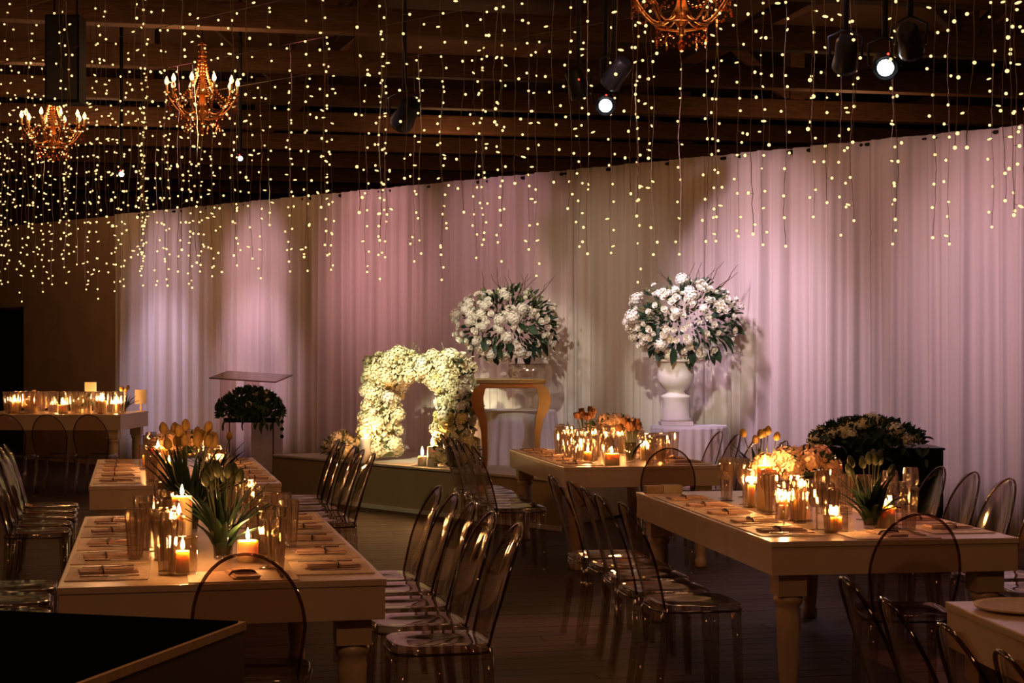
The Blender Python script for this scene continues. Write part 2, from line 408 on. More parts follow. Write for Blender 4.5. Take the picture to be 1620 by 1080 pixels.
p = at(140, 769, .76); T2 = table((p.x, p.y), R(12.5), 1.2, 2.7, 'long cream table directly behind the front left table', 'second left table')
p = at(892, 739, .76); TB = table((p.x, p.y), R(10), 1.18, 2.3, 'cream table in the middle beside the stage, crowded with amber candlelight', 'middle table')
p = at(1220, 857, .76); TC = table((p.x, p.y), R(8.5), 1.16, 2.72, 'long cream table at the right with turned legs and tulips', 'right table')
p = at(1495, 951, .76) ; uD = Vector((-math.sin(R(5)), math.cos(R(5)), 0)); p = p - uD * 2.7
TD = table((p.x, p.y), R(5), 1.18, 2.7, 'cream table cut off by the lower right corner', 'corner table')
th3 = R(-3); W3 = 3.7; v3 = Vector((math.cos(th3), math.sin(th3), 0)); p = Vector((xy(191, 19.5), 19.5, 0)) - v3 * W3
T3 = table((p.x, p.y), th3, W3, 1.2, 'long cream head table glowing with candles at the far left', 'far left table', h=.88, ap=.18)

# ---------------------------------------------------------------- clear chairs
def hoopw(z):
    if z <= .64: return .165 + .03 * (z - .45) / .19
    q = (z - .64) / .27; return .195 * math.sqrt(max(0, 1 - q * q))
def backy(z, s=0): 
    q = (z - .45) / .46; return -.175 - .13 * q ** 1.15 - .03 * (1 - s * s)
def make_chair():
    t = thing('ghost_chair', 'x', 'chair', (0, 0, 0), 0, 'clear acrylic chairs at the tables')
    n = 32; sup = []
    for i in range(n):
        a = 2 * PI * i / n; c, s_ = math.cos(a), math.sin(a)
        sup.append((.198 * abs(c) ** .45 * (1 if c >= 0 else -1), .20 * abs(s_) ** .45 * (1 if s_ >= 0 else -1)))
    m = MB(); rings = [(1.0, .400), (1.0, .403), (1.02, .44), (1.0, .458), (.94, .463), (.6, .452), (.15, .449)]
    for k, z in rings: m.v += [(x * k, y * k, z) for x, y in sup]
    for j in range(len(rings) - 1):
        for i in range(n): k = (i + 1) % n; m.f.append((j * n + i, j * n + k, (j + 1) * n + k, (j + 1) * n + i))
    m.f.append(tuple((len(rings) - 1) * n + i for i in range(n)))
    m.obj('seat', 'acryl', t, True)
    sr = MB().tube([(x * 1.015, y * 1.015, .432) for x, y in sup + [sup[0]]], .006, 5, False); sr.obj('seat_rim', 'rim', t, True)
    # back panel with thickness
    m = MB(); zs = [.45 + .45 * j / 12 for j in range(13)]; ns = 9
    for side in (0, 1):
        for z in zs:
            for i in range(ns):
                s = -1 + 2 * i / (ns - 1); m.v.append((s * hoopw(z) * .98, backy(z, s) + (.005 if side else -.004), z))
    off = 13 * ns
    for j in range(12):
        for i in range(ns - 1):
            a = j * ns + i; m.f.append((a, a + 1, a + ns + 1, a + ns)); a += off; m.f.append((a, a + ns, a + ns + 1, a + 1))
    m.obj('backrest', 'acryl', t, True)
    path = []
    for j in range(11): z = .45 + .19 * j / 10; path.append((-hoopw(z), backy(z, 1), z))
    for j in range(1, 20):
        a = PI - PI * j / 20; z = .64 + .27 * math.sin(a); path.append((.195 * math.cos(a), backy(z, math.cos(a)), z))
    for j in range(10, -1, -1): z = .45 + .19 * j / 10; path.append((hoopw(z), backy(z, 1), z))
    MB().tube(path, .0065, 6).obj('back_rim', 'rim', t, True)
    for sx in (-1, 1):
        MB().tube([(sx * .165, .16, .435), (sx * .172, .168, .2), (sx * .176, .175, 0)], [.026, .021, .017], 8).obj('leg', 'acrleg', t, True)
        MB().tube([(sx * .165, -.17, .45), (sx * .170, -.18, .25), (sx * .176, -.215, 0)], [.024, .021, .017], 8).obj('leg', 'acrleg', t, True)
    return remember(t)
chair0 = make_chair(); used = [False]
def chair(loc, rz, label):
    if not used[0]:
        used[0] = True; chair0.location = loc; chair0.rotation_euler = (0, 0, rz); chair0['label'] = label; return
    dup(chair0, loc, rz, label)
def side_chairs(t, side, aa, off, who, jit=.02):
    for k, a in enumerate(aa):
        b = -off if side < 0 else t.W + off
        p = t.at(b + random.uniform(-jit, jit), a, 0); rz = t.th + (-PI / 2 if side < 0 else PI / 2) + random.uniform(-.05, .05)
        chair(p, rz, 'clear acrylic chair, %s side of the %s, %s from its near end' % (who, t.nm, od(k + 1)))
def end_chair(t, b, off, label): chair(t.at(b, -off, 0), t.th, label)
side_chairs(T1, 1, [.42, .92, 1.42, 1.92, 2.36], .27, 'right'); side_chairs(T1, -1, [.42, .92, 1.42, 1.92, 2.36], .30, 'left')
side_chairs(T2, 1, [.55, 1.0, 1.5, 2.0, 2.45], .33, 'right'); side_chairs(T2, -1, [.3, .78, 1.26, 1.74, 2.2], .33, 'left')
side_chairs(TB, -1, [.25, .70, 1.15, 1.60, 2.02], .30, 'left'); side_chairs(TB, 1, [.5, 1.05, 1.6, 2.1], .33, 'right')
side_chairs(TC, -1, [.36, .80, 1.25, 1.70, 2.14], .28, 'left'); side_chairs(TC, 1, [.5, 1.0, 1.5, 2.0, 2.45], .33, 'right')
side_chairs(TD, -1, [.90, 1.30, 1.75, 2.2], .16, 'left', .01)
chair((xy(384, 5.87) - .0, 5.87 + .28, 0), R(3), 'clear acrylic chair with a round back at the near end of the front left table')
chair((xy(1452, 7.3), 7.3 + .28, 0), R(0), 'clear acrylic chair with a round back at the near end of the right table')
chair((xy(1058, 12.25), 12.25 + .28, 0), R(0), 'clear acrylic chair with a round back at the near end of the middle table')
for k, px in enumerate((20, 85, 150)):
    chair((xy(px, 18.9), 19.0, 0), R(-3), 'clear acrylic chair in front of the far left table, %s from its right end' % od(3 - k))

# ---------------------------------------------------------------- tableware
def make_goblet():
    t = thing('wine_goblet', 'x', 'glass', (0, 0, 0), 0, 'wine goblets on the tables')
    MB().lathe([(.002, .098), (.022, .102), (.036, .122), (.041, .150), (.040, .185), (.035, .212), (.034, .212), (.038, .183), (.039, .15), (.034, .124), (.020, .105), (.002, .101)], 20, cap=False, rib=.06).obj('bowl', 'glass', t)
    MB().lathe([(.006, .006), (.0045, .03), (.004, .07), (.007, .085), (.005, .098)], 10).obj('stem', 'glassrim', t, True)
    MB().lathe([(.035, 0), (.035, .002), (.012, .006), (.006, .008)], 18).obj('foot', 'glassrim', t, True)
    MB().tube([(.0345 * math.cos(a / 16 * 2 * PI), .0345 * math.sin(a / 16 * 2 * PI), .212) for a in range(17)], .0014, 4, False).obj('glass_rim', 'glassrim', t, True)
    return remember(t)
def make_tumbler():
    t = thing('cut_glass_tumbler', 'x', 'glass', (0, 0, 0), 0, 'tall cut glass tumblers on the tables')
    MB().lathe([(.028, .012), (.031, .05), (.037, .11), (.041, .16), (.0395, .16), (.035, .11), (.029, .05), (.026, .014)], 24, cap=False, rib=.09).obj('body', 'glass', t)
    MB().lathe([(.030, 0), (.030, .010), (.026, .013)], 20, rib=.03).obj('base', 'glassrim', t)
    MB().tube([(.0405 * math.cos(a / 16 * 2 * PI), .0405 * math.sin(a / 16 * 2 * PI), .16) for a in range(17)], .0014, 4, False).obj('glass_rim', 'glassrim', t, True)
    return remember(t)
gob0 = make_goblet(); tum0 = make_tumbler(); first = {}
def put(proto, loc, rz, label, sc=None, group=None):
    if sc is None and proto in (gob0, tum0): sc = (1.08, 1.08, 1.05) if proto is gob0 else (1.02, 1.02, 1.28)
    if proto.name not in first:
        first[proto.name] = 1; proto.location = loc; proto.rotation_euler = (0, 0, rz); proto['label'] = label
        if sc: proto.scale = sc
        return proto
    return dup(proto, loc, rz, label, group, sc)
mat0 = tag(MB().box((0, 0, .002), (.40, .30, .004)).obj('placemat', 'mat', bevel=.0015), 'x', 'placemat', 'linen placemats at the place settings')
def make_napkin():
    t = thing('folded_napkin', 'x', 'napkin', (0, 0, 0), 0, 'blush napkins at the place settings')
    m = MB(); m.box((0, 0, .004), (.10, .22, .005)); m.box((.004, -.003, .0095), (.092, .21, .004), rz=.05); m.box((0, .03, .014), (.06, .13, .005), rz=-.08)
    m.obj('folded_cloth', 'napkin', t, bevel=.003)
    MB().tube([(-.052, -.02, .004), (-.04, -.02, .018), (0, -.022, .022), (.04, -.02, .018), (.052, -.02, .004)], .005, 6).obj('napkin_ring', 'ring', t, True)
    return remember(t)
nap0 = make_napkin()
def make_fork():
    m = MB(); m.box((0, -.04, .006), (.010, .12, .003)); m.box((0, .035, .007), (.02, .03, .003))
    for x in (-.0085, -.0028, .0028, .0085): m.box((x, .07, .008), (.003, .045, .002))
    return m
fork0 = tag(make_fork().obj('fork', 'steel'), 'x', 'fork', 'bronze forks at the place settings')
kn = MB(); kn.box((0, -.05, .006), (.013, .10, .006)); kn.box((.001, .055, .006), (.018, .12, .002)); knife0 = tag(kn.obj('knife', 'steel'), 'x', 'knife', 'bronze knives at the place settings')
def setting(t, b, a, rot, where, glasses=True):
    # rot: direction the guest faces, +1 means toward +v (guest on left side)
    rz = t.th + (-PI / 2 if rot > 0 else PI / 2); j = lambda q: random.uniform(-q, q)
    dirn = t.v * (1 if rot > 0 else -1); tan = t.u
    c = t.at(b, a)
    put(mat0, c + Vector((0, 0, .0005)), rz + j(.02), 'linen placemat, ' + where)
    up = Vector((0, 0, .005))
    put(nap0, c + up + tan * j(.015), rz + j(.12), 'blush napkin, ' + where)
    put(fork0, c + up + tan * (.14 if rot > 0 else -.14), rz + j(.04), 'bronze fork, ' + where)
    put(knife0, c + up - tan * (.14 if rot > 0 else -.14), rz + j(.04), 'bronze knife, ' + where)
    if glasses:
        put(gob0, c + dirn * .235 + tan * (.06 + j(.02)), j(3), 'wine goblet, ' + where)
        put(tum0, c + dirn * .215 - tan * (.06 + j(.02)), j(3), 'glass tumbler, ' + where)
for t, aa, nl in ((T1, [.36, .86, 1.36, 1.86, 2.34], (1, 1)), (T2, [.36, .86, 1.36, 1.86, 2.34], (1, 1)), (TB, [.32, .76, 1.2, 1.64, 2.05], (1, 1)), (TC, [.40, .84, 1.28, 1.72, 2.16], (1, 1))):
    for k, a in enumerate(aa):
        setting(t, .17, a, 1, 'left side of the %s, %s from its near end' % (t.nm, od(k + 1)))
        setting(t, t.W - .17, a, -1, 'right side of the %s, %s from its near end' % (t.nm, od(k + 1)))
def end_setting(t, b, where):
    c = t.at(b, .17); put(mat0, c + Vector((0, 0, .0005)), t.th, 'tan linen placemat at the near end of the %s' % where)
    put(nap0, c + Vector((0, 0, .005)), t.th + .1, 'blush folded napkin at the near end of the %s' % where)
    put(knife0, c + Vector((0, 0, .005)) + t.v * .14, t.th, 'bronze knife at the near end of the %s' % where)
end_setting(T1, .66, 'front left table'); end_setting(TC, .60, 'right table')
p = at(1600, 964, .76); tb = tag(MB().lathe([(.10, 0), (.165, .008), (.17, .016), (.15, .012), (.10, .008)], 28).obj('charger_plate', 'mat', None, True), 'round tan charger plate on the corner table at the right edge', 'plate'); tb.location = (p.x + .05, p.y, .7605)

# candles
flame_me = MB().lathe([(.001, 0), (.0065, .008), (.0085, .018), (.006, .032), (.002, .045), (.0004, .052)], 8).mesh('flame', 'flame', True)
cand_cache = {}; NC = [0]
def candle(loc, r, h, label, m='wax', light=1.6, lit=True, group='pillar candles', fs=.95):
    t = thing('pillar_candle', label, 'candle', loc, 0, group)
    key = (round(r, 3), round(h, 3), m)
    if key not in cand_cache:
        cand_cache[key] = (MB().lathe([(r, 0), (r * 1.0, h * .5), (r, h - .004), (r * .93, h), (r * .6, h - .003), (.003, h - .006)], 18).mesh('wax_body', m, True), MB().tube([(0, 0, h - .008), (.001, 0, h + .01)], .0015, 4).mesh('wick', 'wick'))
    link('wax_body', cand_cache[key][0], t); link('wick', cand_cache[key][1], t)
    if lit:
        link('flame', flame_me, t, (0, 0, h + .002), None, fs)
        lamp('candle_light', 'POINT', Vector(loc) + Vector((0, 0, h + .03)), light * 4.2, (1, .44, .14), .02)
    return t
def hurricane(loc, r, h, label, rc=.025, hc=.08, clabel='', light=1.6):
    t = thing('glass_cylinder', label, 'candle holder', loc, 0, 'glass candle cylinders')
    MB().lathe([(r * .95, .006), (r, .02), (r, h), (r - .003, h), (r - .003, .02), (r * .9, .010)], 22, cap=False).obj('glass_wall', 'hglass', t, True)
    MB().lathe([(r, 0), (r, .008), (r * .5, .009)], 22).obj('glass_base', 'glassrim', t, True)
    MB().tube([(r * math.cos(a / 20 * 2 * PI), r * math.sin(a / 20 * 2 * PI), h) for a in range(21)], .002, 4, False).obj('glass_rim', 'glassrim', t, True)
    candle(Vector(loc) + Vector((0, 0, .0095)), rc, hc, clabel or label.replace('glass cylinder', 'candle inside glass cylinder'), light=light)
def P(px, py, t): return at(px, py, t.h)
candle(P(288, 868, T1), .043, .225, 'thick tall amber pillar candle in the middle of the front left table')
candle(P(283, 884, T1), .026, .175, 'slimmer candle just in front of the thick one on the front left table', light=1.2)
hurricane(P(289, 909, T1), .055, .14, 'glass cylinder round a small candle near the end of the front left table', .026, .082)
candle(P(392, 888, T1), .042, .085, 'short wide candle right of the tulip vase, front left table', light=1.6)
hurricane(P(246, 826, T1), .045, .12, 'glass cylinder with a candle at the far left of the front left table', .03, .06)
candle(P(398, 824, T1), .035, .15, 'pillar candle behind the front tulip vase, right of it', light=1.2)
# second left table
candle(P(250, 756, T2), .05, .20, 'thick amber pillar candle on the second left table, with flame above rim')
hurricane(P(232, 742, T2), .055, .17, 'glass cylinder left of the pillar on the second left table', .03, .09)
hurricane(P(268, 748, T2), .05, .15, 'glass cylinder right of the pillar on the second left table', .03, .07)
hurricane(P(346, 758, T2), .06, .19, 'tall glass cylinder at the right of the second left table centrepiece', .035, .11)
candle(P(330, 738, T2), .035, .12, 'low candle at the back of the second left table', light=1.2)
# middle table
for (px, py, r, h, lb) in ((918, 724, .03, .10, 'small candle at the left of the middle table cluster'), (942, 722, .035, .17, 'tall candle in the middle table cluster'), (968, 735, .055, .085, 'wide squat candle in front on the middle table'), (1022, 727, .045, .10, 'candle right of the dark dried bouquet on the middle table'), (985, 716, .03, .14, 'slim candle behind the dried bouquet on the middle table'), (900, 712, .03, .12, 'slim candle at the far left of the middle table')):
    candle(P(px, py, TB), r, h, lb, light=1.5)
hurricane(P(930, 731, TB), .05, .14, 'glass cylinder in front left on the middle table', .03, .07)
hurricane(P(1046, 722, TB), .075, .19, 'wide glass cylinder at the right of the middle table', .035, .08)
hurricane(P(958, 712, TB), .06, .18, 'tall glass cylinder behind the squat candle on the middle table', .035, .10)
# right table
candle(P(1210, 806, TC), .042, .235, 'tall thick pillar candle on the left of the right table')
candle(P(1189, 802, TC), .020, .12, 'slim low candle left of the thick pillar on the right table', light=1.1)
hurricane(P(1268, 824, TC), .055, .20, 'tall glass cylinder in the middle of the right table', .04, .15)
hurricane(P(1323, 842, TC), .055, .115, 'low glass cylinder at the near end of the right table', .026, .062)
candle(P(1400, 834, TC), .048, .105, 'round wide candle right of the tulip vase, right table')
hurricane(P(1240, 824, TC), .045, .13, 'small glass cylinder with candle between pillar and flowers, right table', .02, .09)
candle(P(1321, 790, TC), .04, .20, 'tall candle behind the tulip leaves on the right table', light=1.2)
candle(P(1222, 780, TC), .035, .17, 'candle behind the thick pillar on the right table', light=1.2)

# ---------------------------------------------------------------- flowers
def petal(m, R_, c, L, W, cup, base=.0):
    # 3x3 grid petal from base outward
    o = len(m.v)
    for j in range(3):
        q = j / 2
        for i in (-1, 0, 1):
            ww = W * (.35, 1, .55)[j]
            m.v.append(tuple(Vector(c) + R_ @ Vector((i * ww / 2, L * q * math.cos(cup * q), base + L * q * math.sin(cup * q) + abs(i) * W * .15))))
    for j in range(2):
        for i in range(2): a = o + j * 3 + i; m.f.append((a, a + 1, a + 4, a + 3))
def rose_mesh(mt, r=.05, seed=0):
    m = MB(); rd = random.Random(seed)
    m.ball((0, 0, r * .25), (r * .45, r * .45, r * .5), 6, 4)
    for ring, (n, L, cup) in enumerate(((6, 1.0, .55), (5, .85, .95), (4, .62, 1.25))):
        for k in range(n):
            a = 2 * PI * k / n + ring * .6 + rd.uniform(-.15, .15)
            petal(m, Matrix.Rotation(a, 3, 'Z'), (0, 0, -r * .2 + ring * r * .12), r * L * 1.15, r * 1.05 * L, cup + rd.uniform(-.1, .1))
    return m.mesh('blossom', mt, True)
def hydra_mesh(mt, r=.09, seed=0):
    m = MB(); rd = random.Random(seed); n = 46
    m.ball((0, 0, 0), r * .8, 8, 6)
    for k in range(n):
        z = 1 - 1.75 * (k + .5) / n; a = k * 2.399; s = math.sqrt(max(0, 1 - z * z)); d = Vector((s * math.cos(a), s * math.sin(a), z))
        Q = d.to_track_quat('Z', 'Y').to_matrix() @ Matrix.Rotation(rd.uniform(0, 3), 3, 'Z'); c = d * r * rd.uniform(.9, 1.05); w_ = r * .24
        for q in range(4):
            RR = Q @ Matrix.Rotation(q * PI / 2, 3, 'Z'); o = len(m.v)
            for v in ((0, 0, 0), (w_ * .5, w_ * .55, w_ * .12), (0, w_ * 1.05, w_ * .2), (-w_ * .5, w_ * .55, w_ * .12)): m.v.append(tuple(c + RR @ Vector(v)))
            m.f.append((o, o + 1, o + 2, o + 3))
    return m.mesh('blossom', mt, False)
def leaf_mesh(mt, L=.13, W=.05, seed=0, name='leaf'):
    m = MB(); rows = [(0, .1), (.25, .8), (.5, 1), (.75, .7), (1, .05)]
    for j, (q, w_) in enumerate(rows):
        for i in (-1, 0, 1): m.v.append((i * W / 2 * w_, L * q, -abs(i) * -.012 - L * .25 * q * q))
    for j in range(4):
        for i in range(2): a = j * 3 + i; m.f.append((a, a + 1, a + 4, a + 3))
    return m.mesh(name, mt, True)
ROSES = {k: [rose_mesh(k, .048, s) for s in range(3)] for k in ('cream', 'white', 'yellow')}
HYD = {k: [hydra_mesh(k, .08, s) for s in range(2)] for k in ('cream', 'white', 'yellow', 'peach')}
LEAF = {'d': leaf_mesh('leaf', .12, .05), 'l': leaf_mesh('leafl', .10, .035), 'big': leaf_mesh('leaf', .17, .10)}
def face(d, tw=0): return (Vector(d).to_track_quat('Z', 'Y').to_matrix() @ Matrix.Rotation(tw, 3, 'Z')).to_euler()
def facey(d, tw=0): return (Vector(d).to_track_quat('Y', 'Z').to_matrix() @ Matrix.Rotation(tw, 3, 'Y')).to_euler()
def rdir(rd):
    while True:
        v = Vector((rd.uniform(-1, 1), rd.uniform(-1, 1), rd.uniform(-1, 1)))
        if .1 < v.length < 1: return v.normalized()
def foliage_stuff(t, pts, mt='leaf', L=.1, name='foliage'):
    m = MB()
    for (p, d) in pts:
        Q = d.to_track_quat('Y', 'Z').to_matrix() @ Matrix.Rotation(random.uniform(0, 6), 3, 'Y'); o = len(m.v)
        for v in ((0, 0, 0), (L * .2, L * .5, .01), (0, L, -.01), (-L * .2, L * .5, .01)): m.v.append(tuple(Vector(p) + Q @ Vector(v)))
        m.f.append((o, o + 1, o + 2, o + 3))
    return stuff(m.obj(name, mt, t))

def big_arrangement(loc, label, seed, rx=.52, rz=.40, flip=1):
    """dome of white flowers, darker leaves low right, twigs above; loc = centre of the mass"""
    t = thing('flower_arrangement', label, 'flowers', loc, 0, 'tall white flower arrangements')
    rd = random.Random(seed)
    pts = []
    for k in range(420):
        d = rdir(rd); q = rd.uniform(.55, .95)
        p = Vector((d.x * rx * q, d.y * rx * .8 * q, d.z * rz * q))
        if d.z < -.55 and abs(d.x) < .5: pass
        pts.append((p, (d + Vector((0, 0, rd.uniform(-.5, .3)))).normalized()))
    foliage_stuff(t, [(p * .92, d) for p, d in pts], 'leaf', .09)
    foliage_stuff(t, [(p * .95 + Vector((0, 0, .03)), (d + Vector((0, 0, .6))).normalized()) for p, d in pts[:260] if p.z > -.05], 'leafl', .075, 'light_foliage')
    n = 0
    for k in range(330):
        d = rdir(rd)
        if d.y > .25: continue
        # blossoms favour the left/front, sparse at lower right
        if d.x * flip > .25 and d.z < .25 and rd.random() < .7: continue
        if d.z > .6 and rd.random() < .45: continue
        q = rd.uniform(.92, 1.06); p = Vector((d.x * rx * q, d.y * rx * .8 * q, d.z * rz * .92 * q))
        me = rd.choice(HYD['white']) if rd.random() < .25 and d.x * flip < .3 else rd.choice(ROSES['white'])
        link('blossom', me, t, p, face(d + Vector((0, -.3, .1)), rd.uniform(0, 6)), rd.uniform(.5, .85)); n += 1
    for k in range(120):
        d = rdir(rd)
        if d.y > .4 or (d.x * flip < -.2 and d.z > -.2): continue
        low = d.z < .1
        p = Vector((d.x * rx * .84, d.y * rx * .72, d.z * rz * .82))
        dd = (d + Vector((.25 * flip, 0, -.5 if low else .3))).normalized()
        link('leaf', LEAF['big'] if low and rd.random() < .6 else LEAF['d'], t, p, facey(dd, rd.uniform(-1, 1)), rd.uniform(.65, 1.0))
    for k in range(11):
        x = rd.uniform(-.5, .55) * rx * 1.5; base = Vector((x * .6, rd.uniform(-.1, .1), rz * .5)); top = Vector((x * 1.2, rd.uniform(-.1, .1), rz * rd.uniform(1.2, 1.55) - abs(x) * .25))
        mid = (base + top) / 2 + Vector((rd.uniform(-.05, .05), 0, .02))
        MB().tube([base, mid, (mid + top) / 2 + Vector((rd.uniform(-.03, .03), 0, 0)), top], [.005, .004, .003, .002], 5).obj('twig', 'twig', t)
    return t
DA = 17.6; DB = 16.1
# skirted round tables
def skirt_table(c, r, ztop, zbot, label):
    t = thing('skirted_round_table', label, 'table', (c[0], c[1], zbot), 0, 'white skirted round tables')
    m = MB(); n = 160; hs = [0, .3, .8, .97, 1]; H = ztop - zbot - .004
    for q in hs:
        for i in range(n):
            a = 2 * PI * i / n; f = (1 - q) if q < 1 else 0
            rr = r * (1 + .16 * f) + .018 * math.sin(a * 26) * (.25 + f) * (q < .99)
            m.v.append((rr * math.cos(a), rr * math.sin(a), q * H))
    for j in range(4):
        for i in range(n): k = (i + 1) % n; m.f.append((j * n + i, j * n + k, (j + 1) * n + k, (j + 1) * n + i))
    m.f.append(tuple(4 * n + i for i in range(n)))
    m.obj('cloth_skirt', 'cloth', t, True)
    MB().lathe([(r * .99, H), (r * .99, H + .004)], 40).obj('table_disc', 'cloth', t)
    return t
skirt_table((xy(815, DA), DA), .42, 1.0, .46, 'white skirted round table on the stage, seen between the gold legs')
skirt_table((xy(1090, DB), DB), .36, .905, 0, 'white skirted round table under the stone urn')
def cake_vase(loc, label):
    t = thing('glass_pedestal_vase', label, 'vase', loc)
    MB().lathe([(.16, 0), (.16, .01), (.05, .03), (.03, .06), (.03, .12), (.10, .17), (.20, .28), (.24, .38), (.22, .47), (.215, .47), (.232, .38), (.19, .285), (.09, .18), (.02, .13)], 28, cap=False).obj('bowl', 'glass', t, True)
    MB().tube([(.218 * math.cos(a / 24 * 2 * PI), .218 * math.sin(a / 24 * 2 * PI), .47) for a in range(25)], .005, 5, False).obj('glass_rim', 'glassrim', t, True)
cake_vase((xy(838, DA), DA, 1.0), 'large clear glass pedestal vase under the left tall flower arrangement')
big_arrangement((xy(803, DA), DA, zz(512, DA)), 'tall white flower arrangement above the gold console on the left', 3, .54, .40)
u = thing('stone_urn', 'white stone pedestal urn holding the right tall flower arrangement', 'urn', (xy(1069, DB), DB, .9055))
MB().box((0, 0, .02), (.30, .30, .04)).obj('plinth', 'urn', u, bevel=.005)
MB().lathe([(.145, .04), (.145, .06), (.13, .08), (.125, .24), (.14, .26), (.14, .28), (.09, .30), (.08, .32), (.12, .35), (.165, .41), (.175, .48), (.165, .54), (.18, .59), (.20, .61), (.20, .62), (.17, .62), (.15, .54)], 30).obj('bowl', 'urn', u, True)
MB().lathe([(.202, .60), (.212, .61), (.202, .624)], 30, cap=False).obj('lip', 'urn', u, True)
big_arrangement((xy(1083, DB), DB, zz(506, DB)), 'tall white flower arrangement in the stone urn on the right', 8, .53, .41)

# stage
stg = thing('stage', 'low cream fronted stage with pale top along the drape', 'stage', (0, 0, 0))
poly = [(-2.65, 18.93), (.45, 15.21), (1.30, 16.98), (-1.42, 19.60)]
MB().prism(poly, .03, .44).obj('stage_front_panel', 'stage', stg)
MB().prism([(-2.68, 18.93), (.46, 15.17), (1.31, 16.98), (-1.41, 19.64)], .44, .46).obj('stage_deck', 'stagetop', stg)
fd = Vector((3.1, -3.72, 0)).normalized(); fa = math.atan2(fd.y, fd.x)
b_ = MB().box((2.42, -.012, .02), (4.84, .022, .04)).obj('kick_strip', 'trimw', stg); b_.location = (-2.65, 18.93, 0); b_.rotation_euler = (0, 0, fa)

# floral arch
arch = thing('flower_arch', 'square arch densely covered in cream and yellow blossoms on the stage', 'flower arch', (-.96, 17.52, .46), math.atan2(17.03 - 18.0, .805))
AL = 1.26; AW = .36; AH = 1.04
core = MB(); core.box((-AL / 2, 0, AH / 2 + .01), (.16, .18, AH - .04)); core.box((AL / 2, 0, AH / 2 + .01), (.16, .18, AH - .04)); core.box((0, 0, AH - .09), (AL + .16, .18, .16)); core.obj('moss_core', 'leafl', arch)
rd = random.Random(21); na = 0; lf = []; fl = []
HW = .125; HD = .14
def arch_pt(rd):
    seg = rd.random(); fc = rd.random()
    if seg < .34 or seg > .66:
        sx = -1 if seg < .34 else 1; z = rd.uniform(.08, AH)
        if fc < .5: return Vector((sx * AL / 2 + rd.uniform(-HW, HW), -HD, z)), Vector((0, -1, .1))
        if fc < .6: return Vector((sx * AL / 2 + rd.uniform(-HW, HW), HD, z)), Vector((0, 1, .1))
        e = rd.choice((-1, 1)); return Vector((sx * AL / 2 + e * HW, rd.uniform(-HD, HD), z)), Vector((e, -.3, .1))
    x = rd.uniform(-AL / 2 - .1, AL / 2 + .1)
    if fc < .45: return Vector((x, -HD, AH - rd.uniform(-.04, .20))), Vector((0, -1, .2))
    if fc < .55: return Vector((x * .7, rd.uniform(-HD, HD), AH - .19)), Vector((0, -.3, -1))
    return Vector((x, rd.uniform(-HD, HD), AH + .05)), Vector((0, -.2, 1))
while na < 296:
    c, d = arch_pt(rd); d = (d + rdir(rd) * .45).normalized()
    kind = 'yellow' if (c.x > .3 and c.z < .5 and rd.random() < .7) or rd.random() < .06 else ('white' if rd.random() < .15 else 'cream')
    me = rd.choice(HYD[kind]) if rd.random() < .28 else rd.choice(ROSES[kind])
    link('blossom', me, arch, c + d * rd.uniform(-.02, .03), face(d, rd.uniform(0, 6)), rd.uniform(.7, 1.15)); na += 1
    lf.append((c, (d + rdir(rd) * .8).normalized()))
foliage_stuff(arch, lf, 'leafl', .07)
m = MB()
for k in range(2600):
    c, d = arch_pt(rd); d = (d + rdir(rd) * .5).normalized(); Q = d.to_track_quat('Z', 'Y').to_matrix(); c = c + d * rd.uniform(-.05, .02); w_ = rd.uniform(.018, .03); o = len(m.v)
    for v in ((0, 0, -.008), (w_, 0, .006), (0, w_, .006), (-w_, 0, .006), (0, -w_, .006)): m.v.append(tuple(c + Q @ Vector(v)))
    for q in range(4): m.f.append((o, o + 1 + q, o + 1 + (q + 1) % 4))
stuff(m.obj('small_florets', 'cream', arch))
for k in range(34):   # dark greenery at the right end
    c = Vector((AL / 2 + rd.uniform(.05, .18), rd.uniform(-.18, .18), rd.uniform(.35, AH + .05))); d = (Vector((1, -.5, rd.uniform(-.6, .5))) + rdir(rd) * .4).normalized()
    link('leaf', LEAF['d'], arch, c, facey(d, rd.uniform(-2, 2)), rd.uniform(.5, 1))
for k in range(9):
    x = rd.uniform(-.6, .7); MB().tube([(x, 0, AH), (x + rd.uniform(-.03, .03), -.03, AH + .1), (x + rd.uniform(-.06, .06), -.02, AH + rd.uniform(.13, .2))], .003, 4).obj('sprig', 'leafl', arch)
# gold console
g = thing('gold_console_table', 'polished gold console table with curved legs beside the flower arch', 'table', (-.01, 16.88, .46))
MB().box((0, 0, .85), (.68, .36, .05)).obj('tabletop', 'gold', g, bevel=.006)
MB().box((0, 0, .805), (.62, .32, .05)).obj('under_frame', 'golddark', g, bevel=.006)
def curved_leg(sx, y, m):
    mb = MB(); pts = [(.25, .83), (.31, .77), (.335, .68), (.32, .58), (.28, .48), (.262, .34), (.258, .16), (.262, 0)]; wd = [.09, .11, .12, .11, .08, .06, .05, .05]
    vs = []
    for (x, z), w_ in zip(pts, wd):
        for dx, dy in ((-w_ / 2, -.03), (w_ / 2, -.03), (w_ / 2, .03), (-w_ / 2, .03)): vs.append((sx * (x + dx), y + dy, z))
    fs = [(4 * j + i, 4 * j + (i + 1) % 4, 4 * j + 4 + (i + 1) % 4, 4 * j + 4 + i) for j in range(7) for i in range(4)] + [(0, 1, 2, 3), (31, 30, 29, 28)]
    mb.add(vs, fs); return mb.obj('leg', m, g, bevel=0)
for sx in (-1, 1):
    for y in (-.14, .14): curved_leg(sx, y, 'gold' if sx > 0 else 'golddark')  # left legs in the darker gold, right legs in the lighter

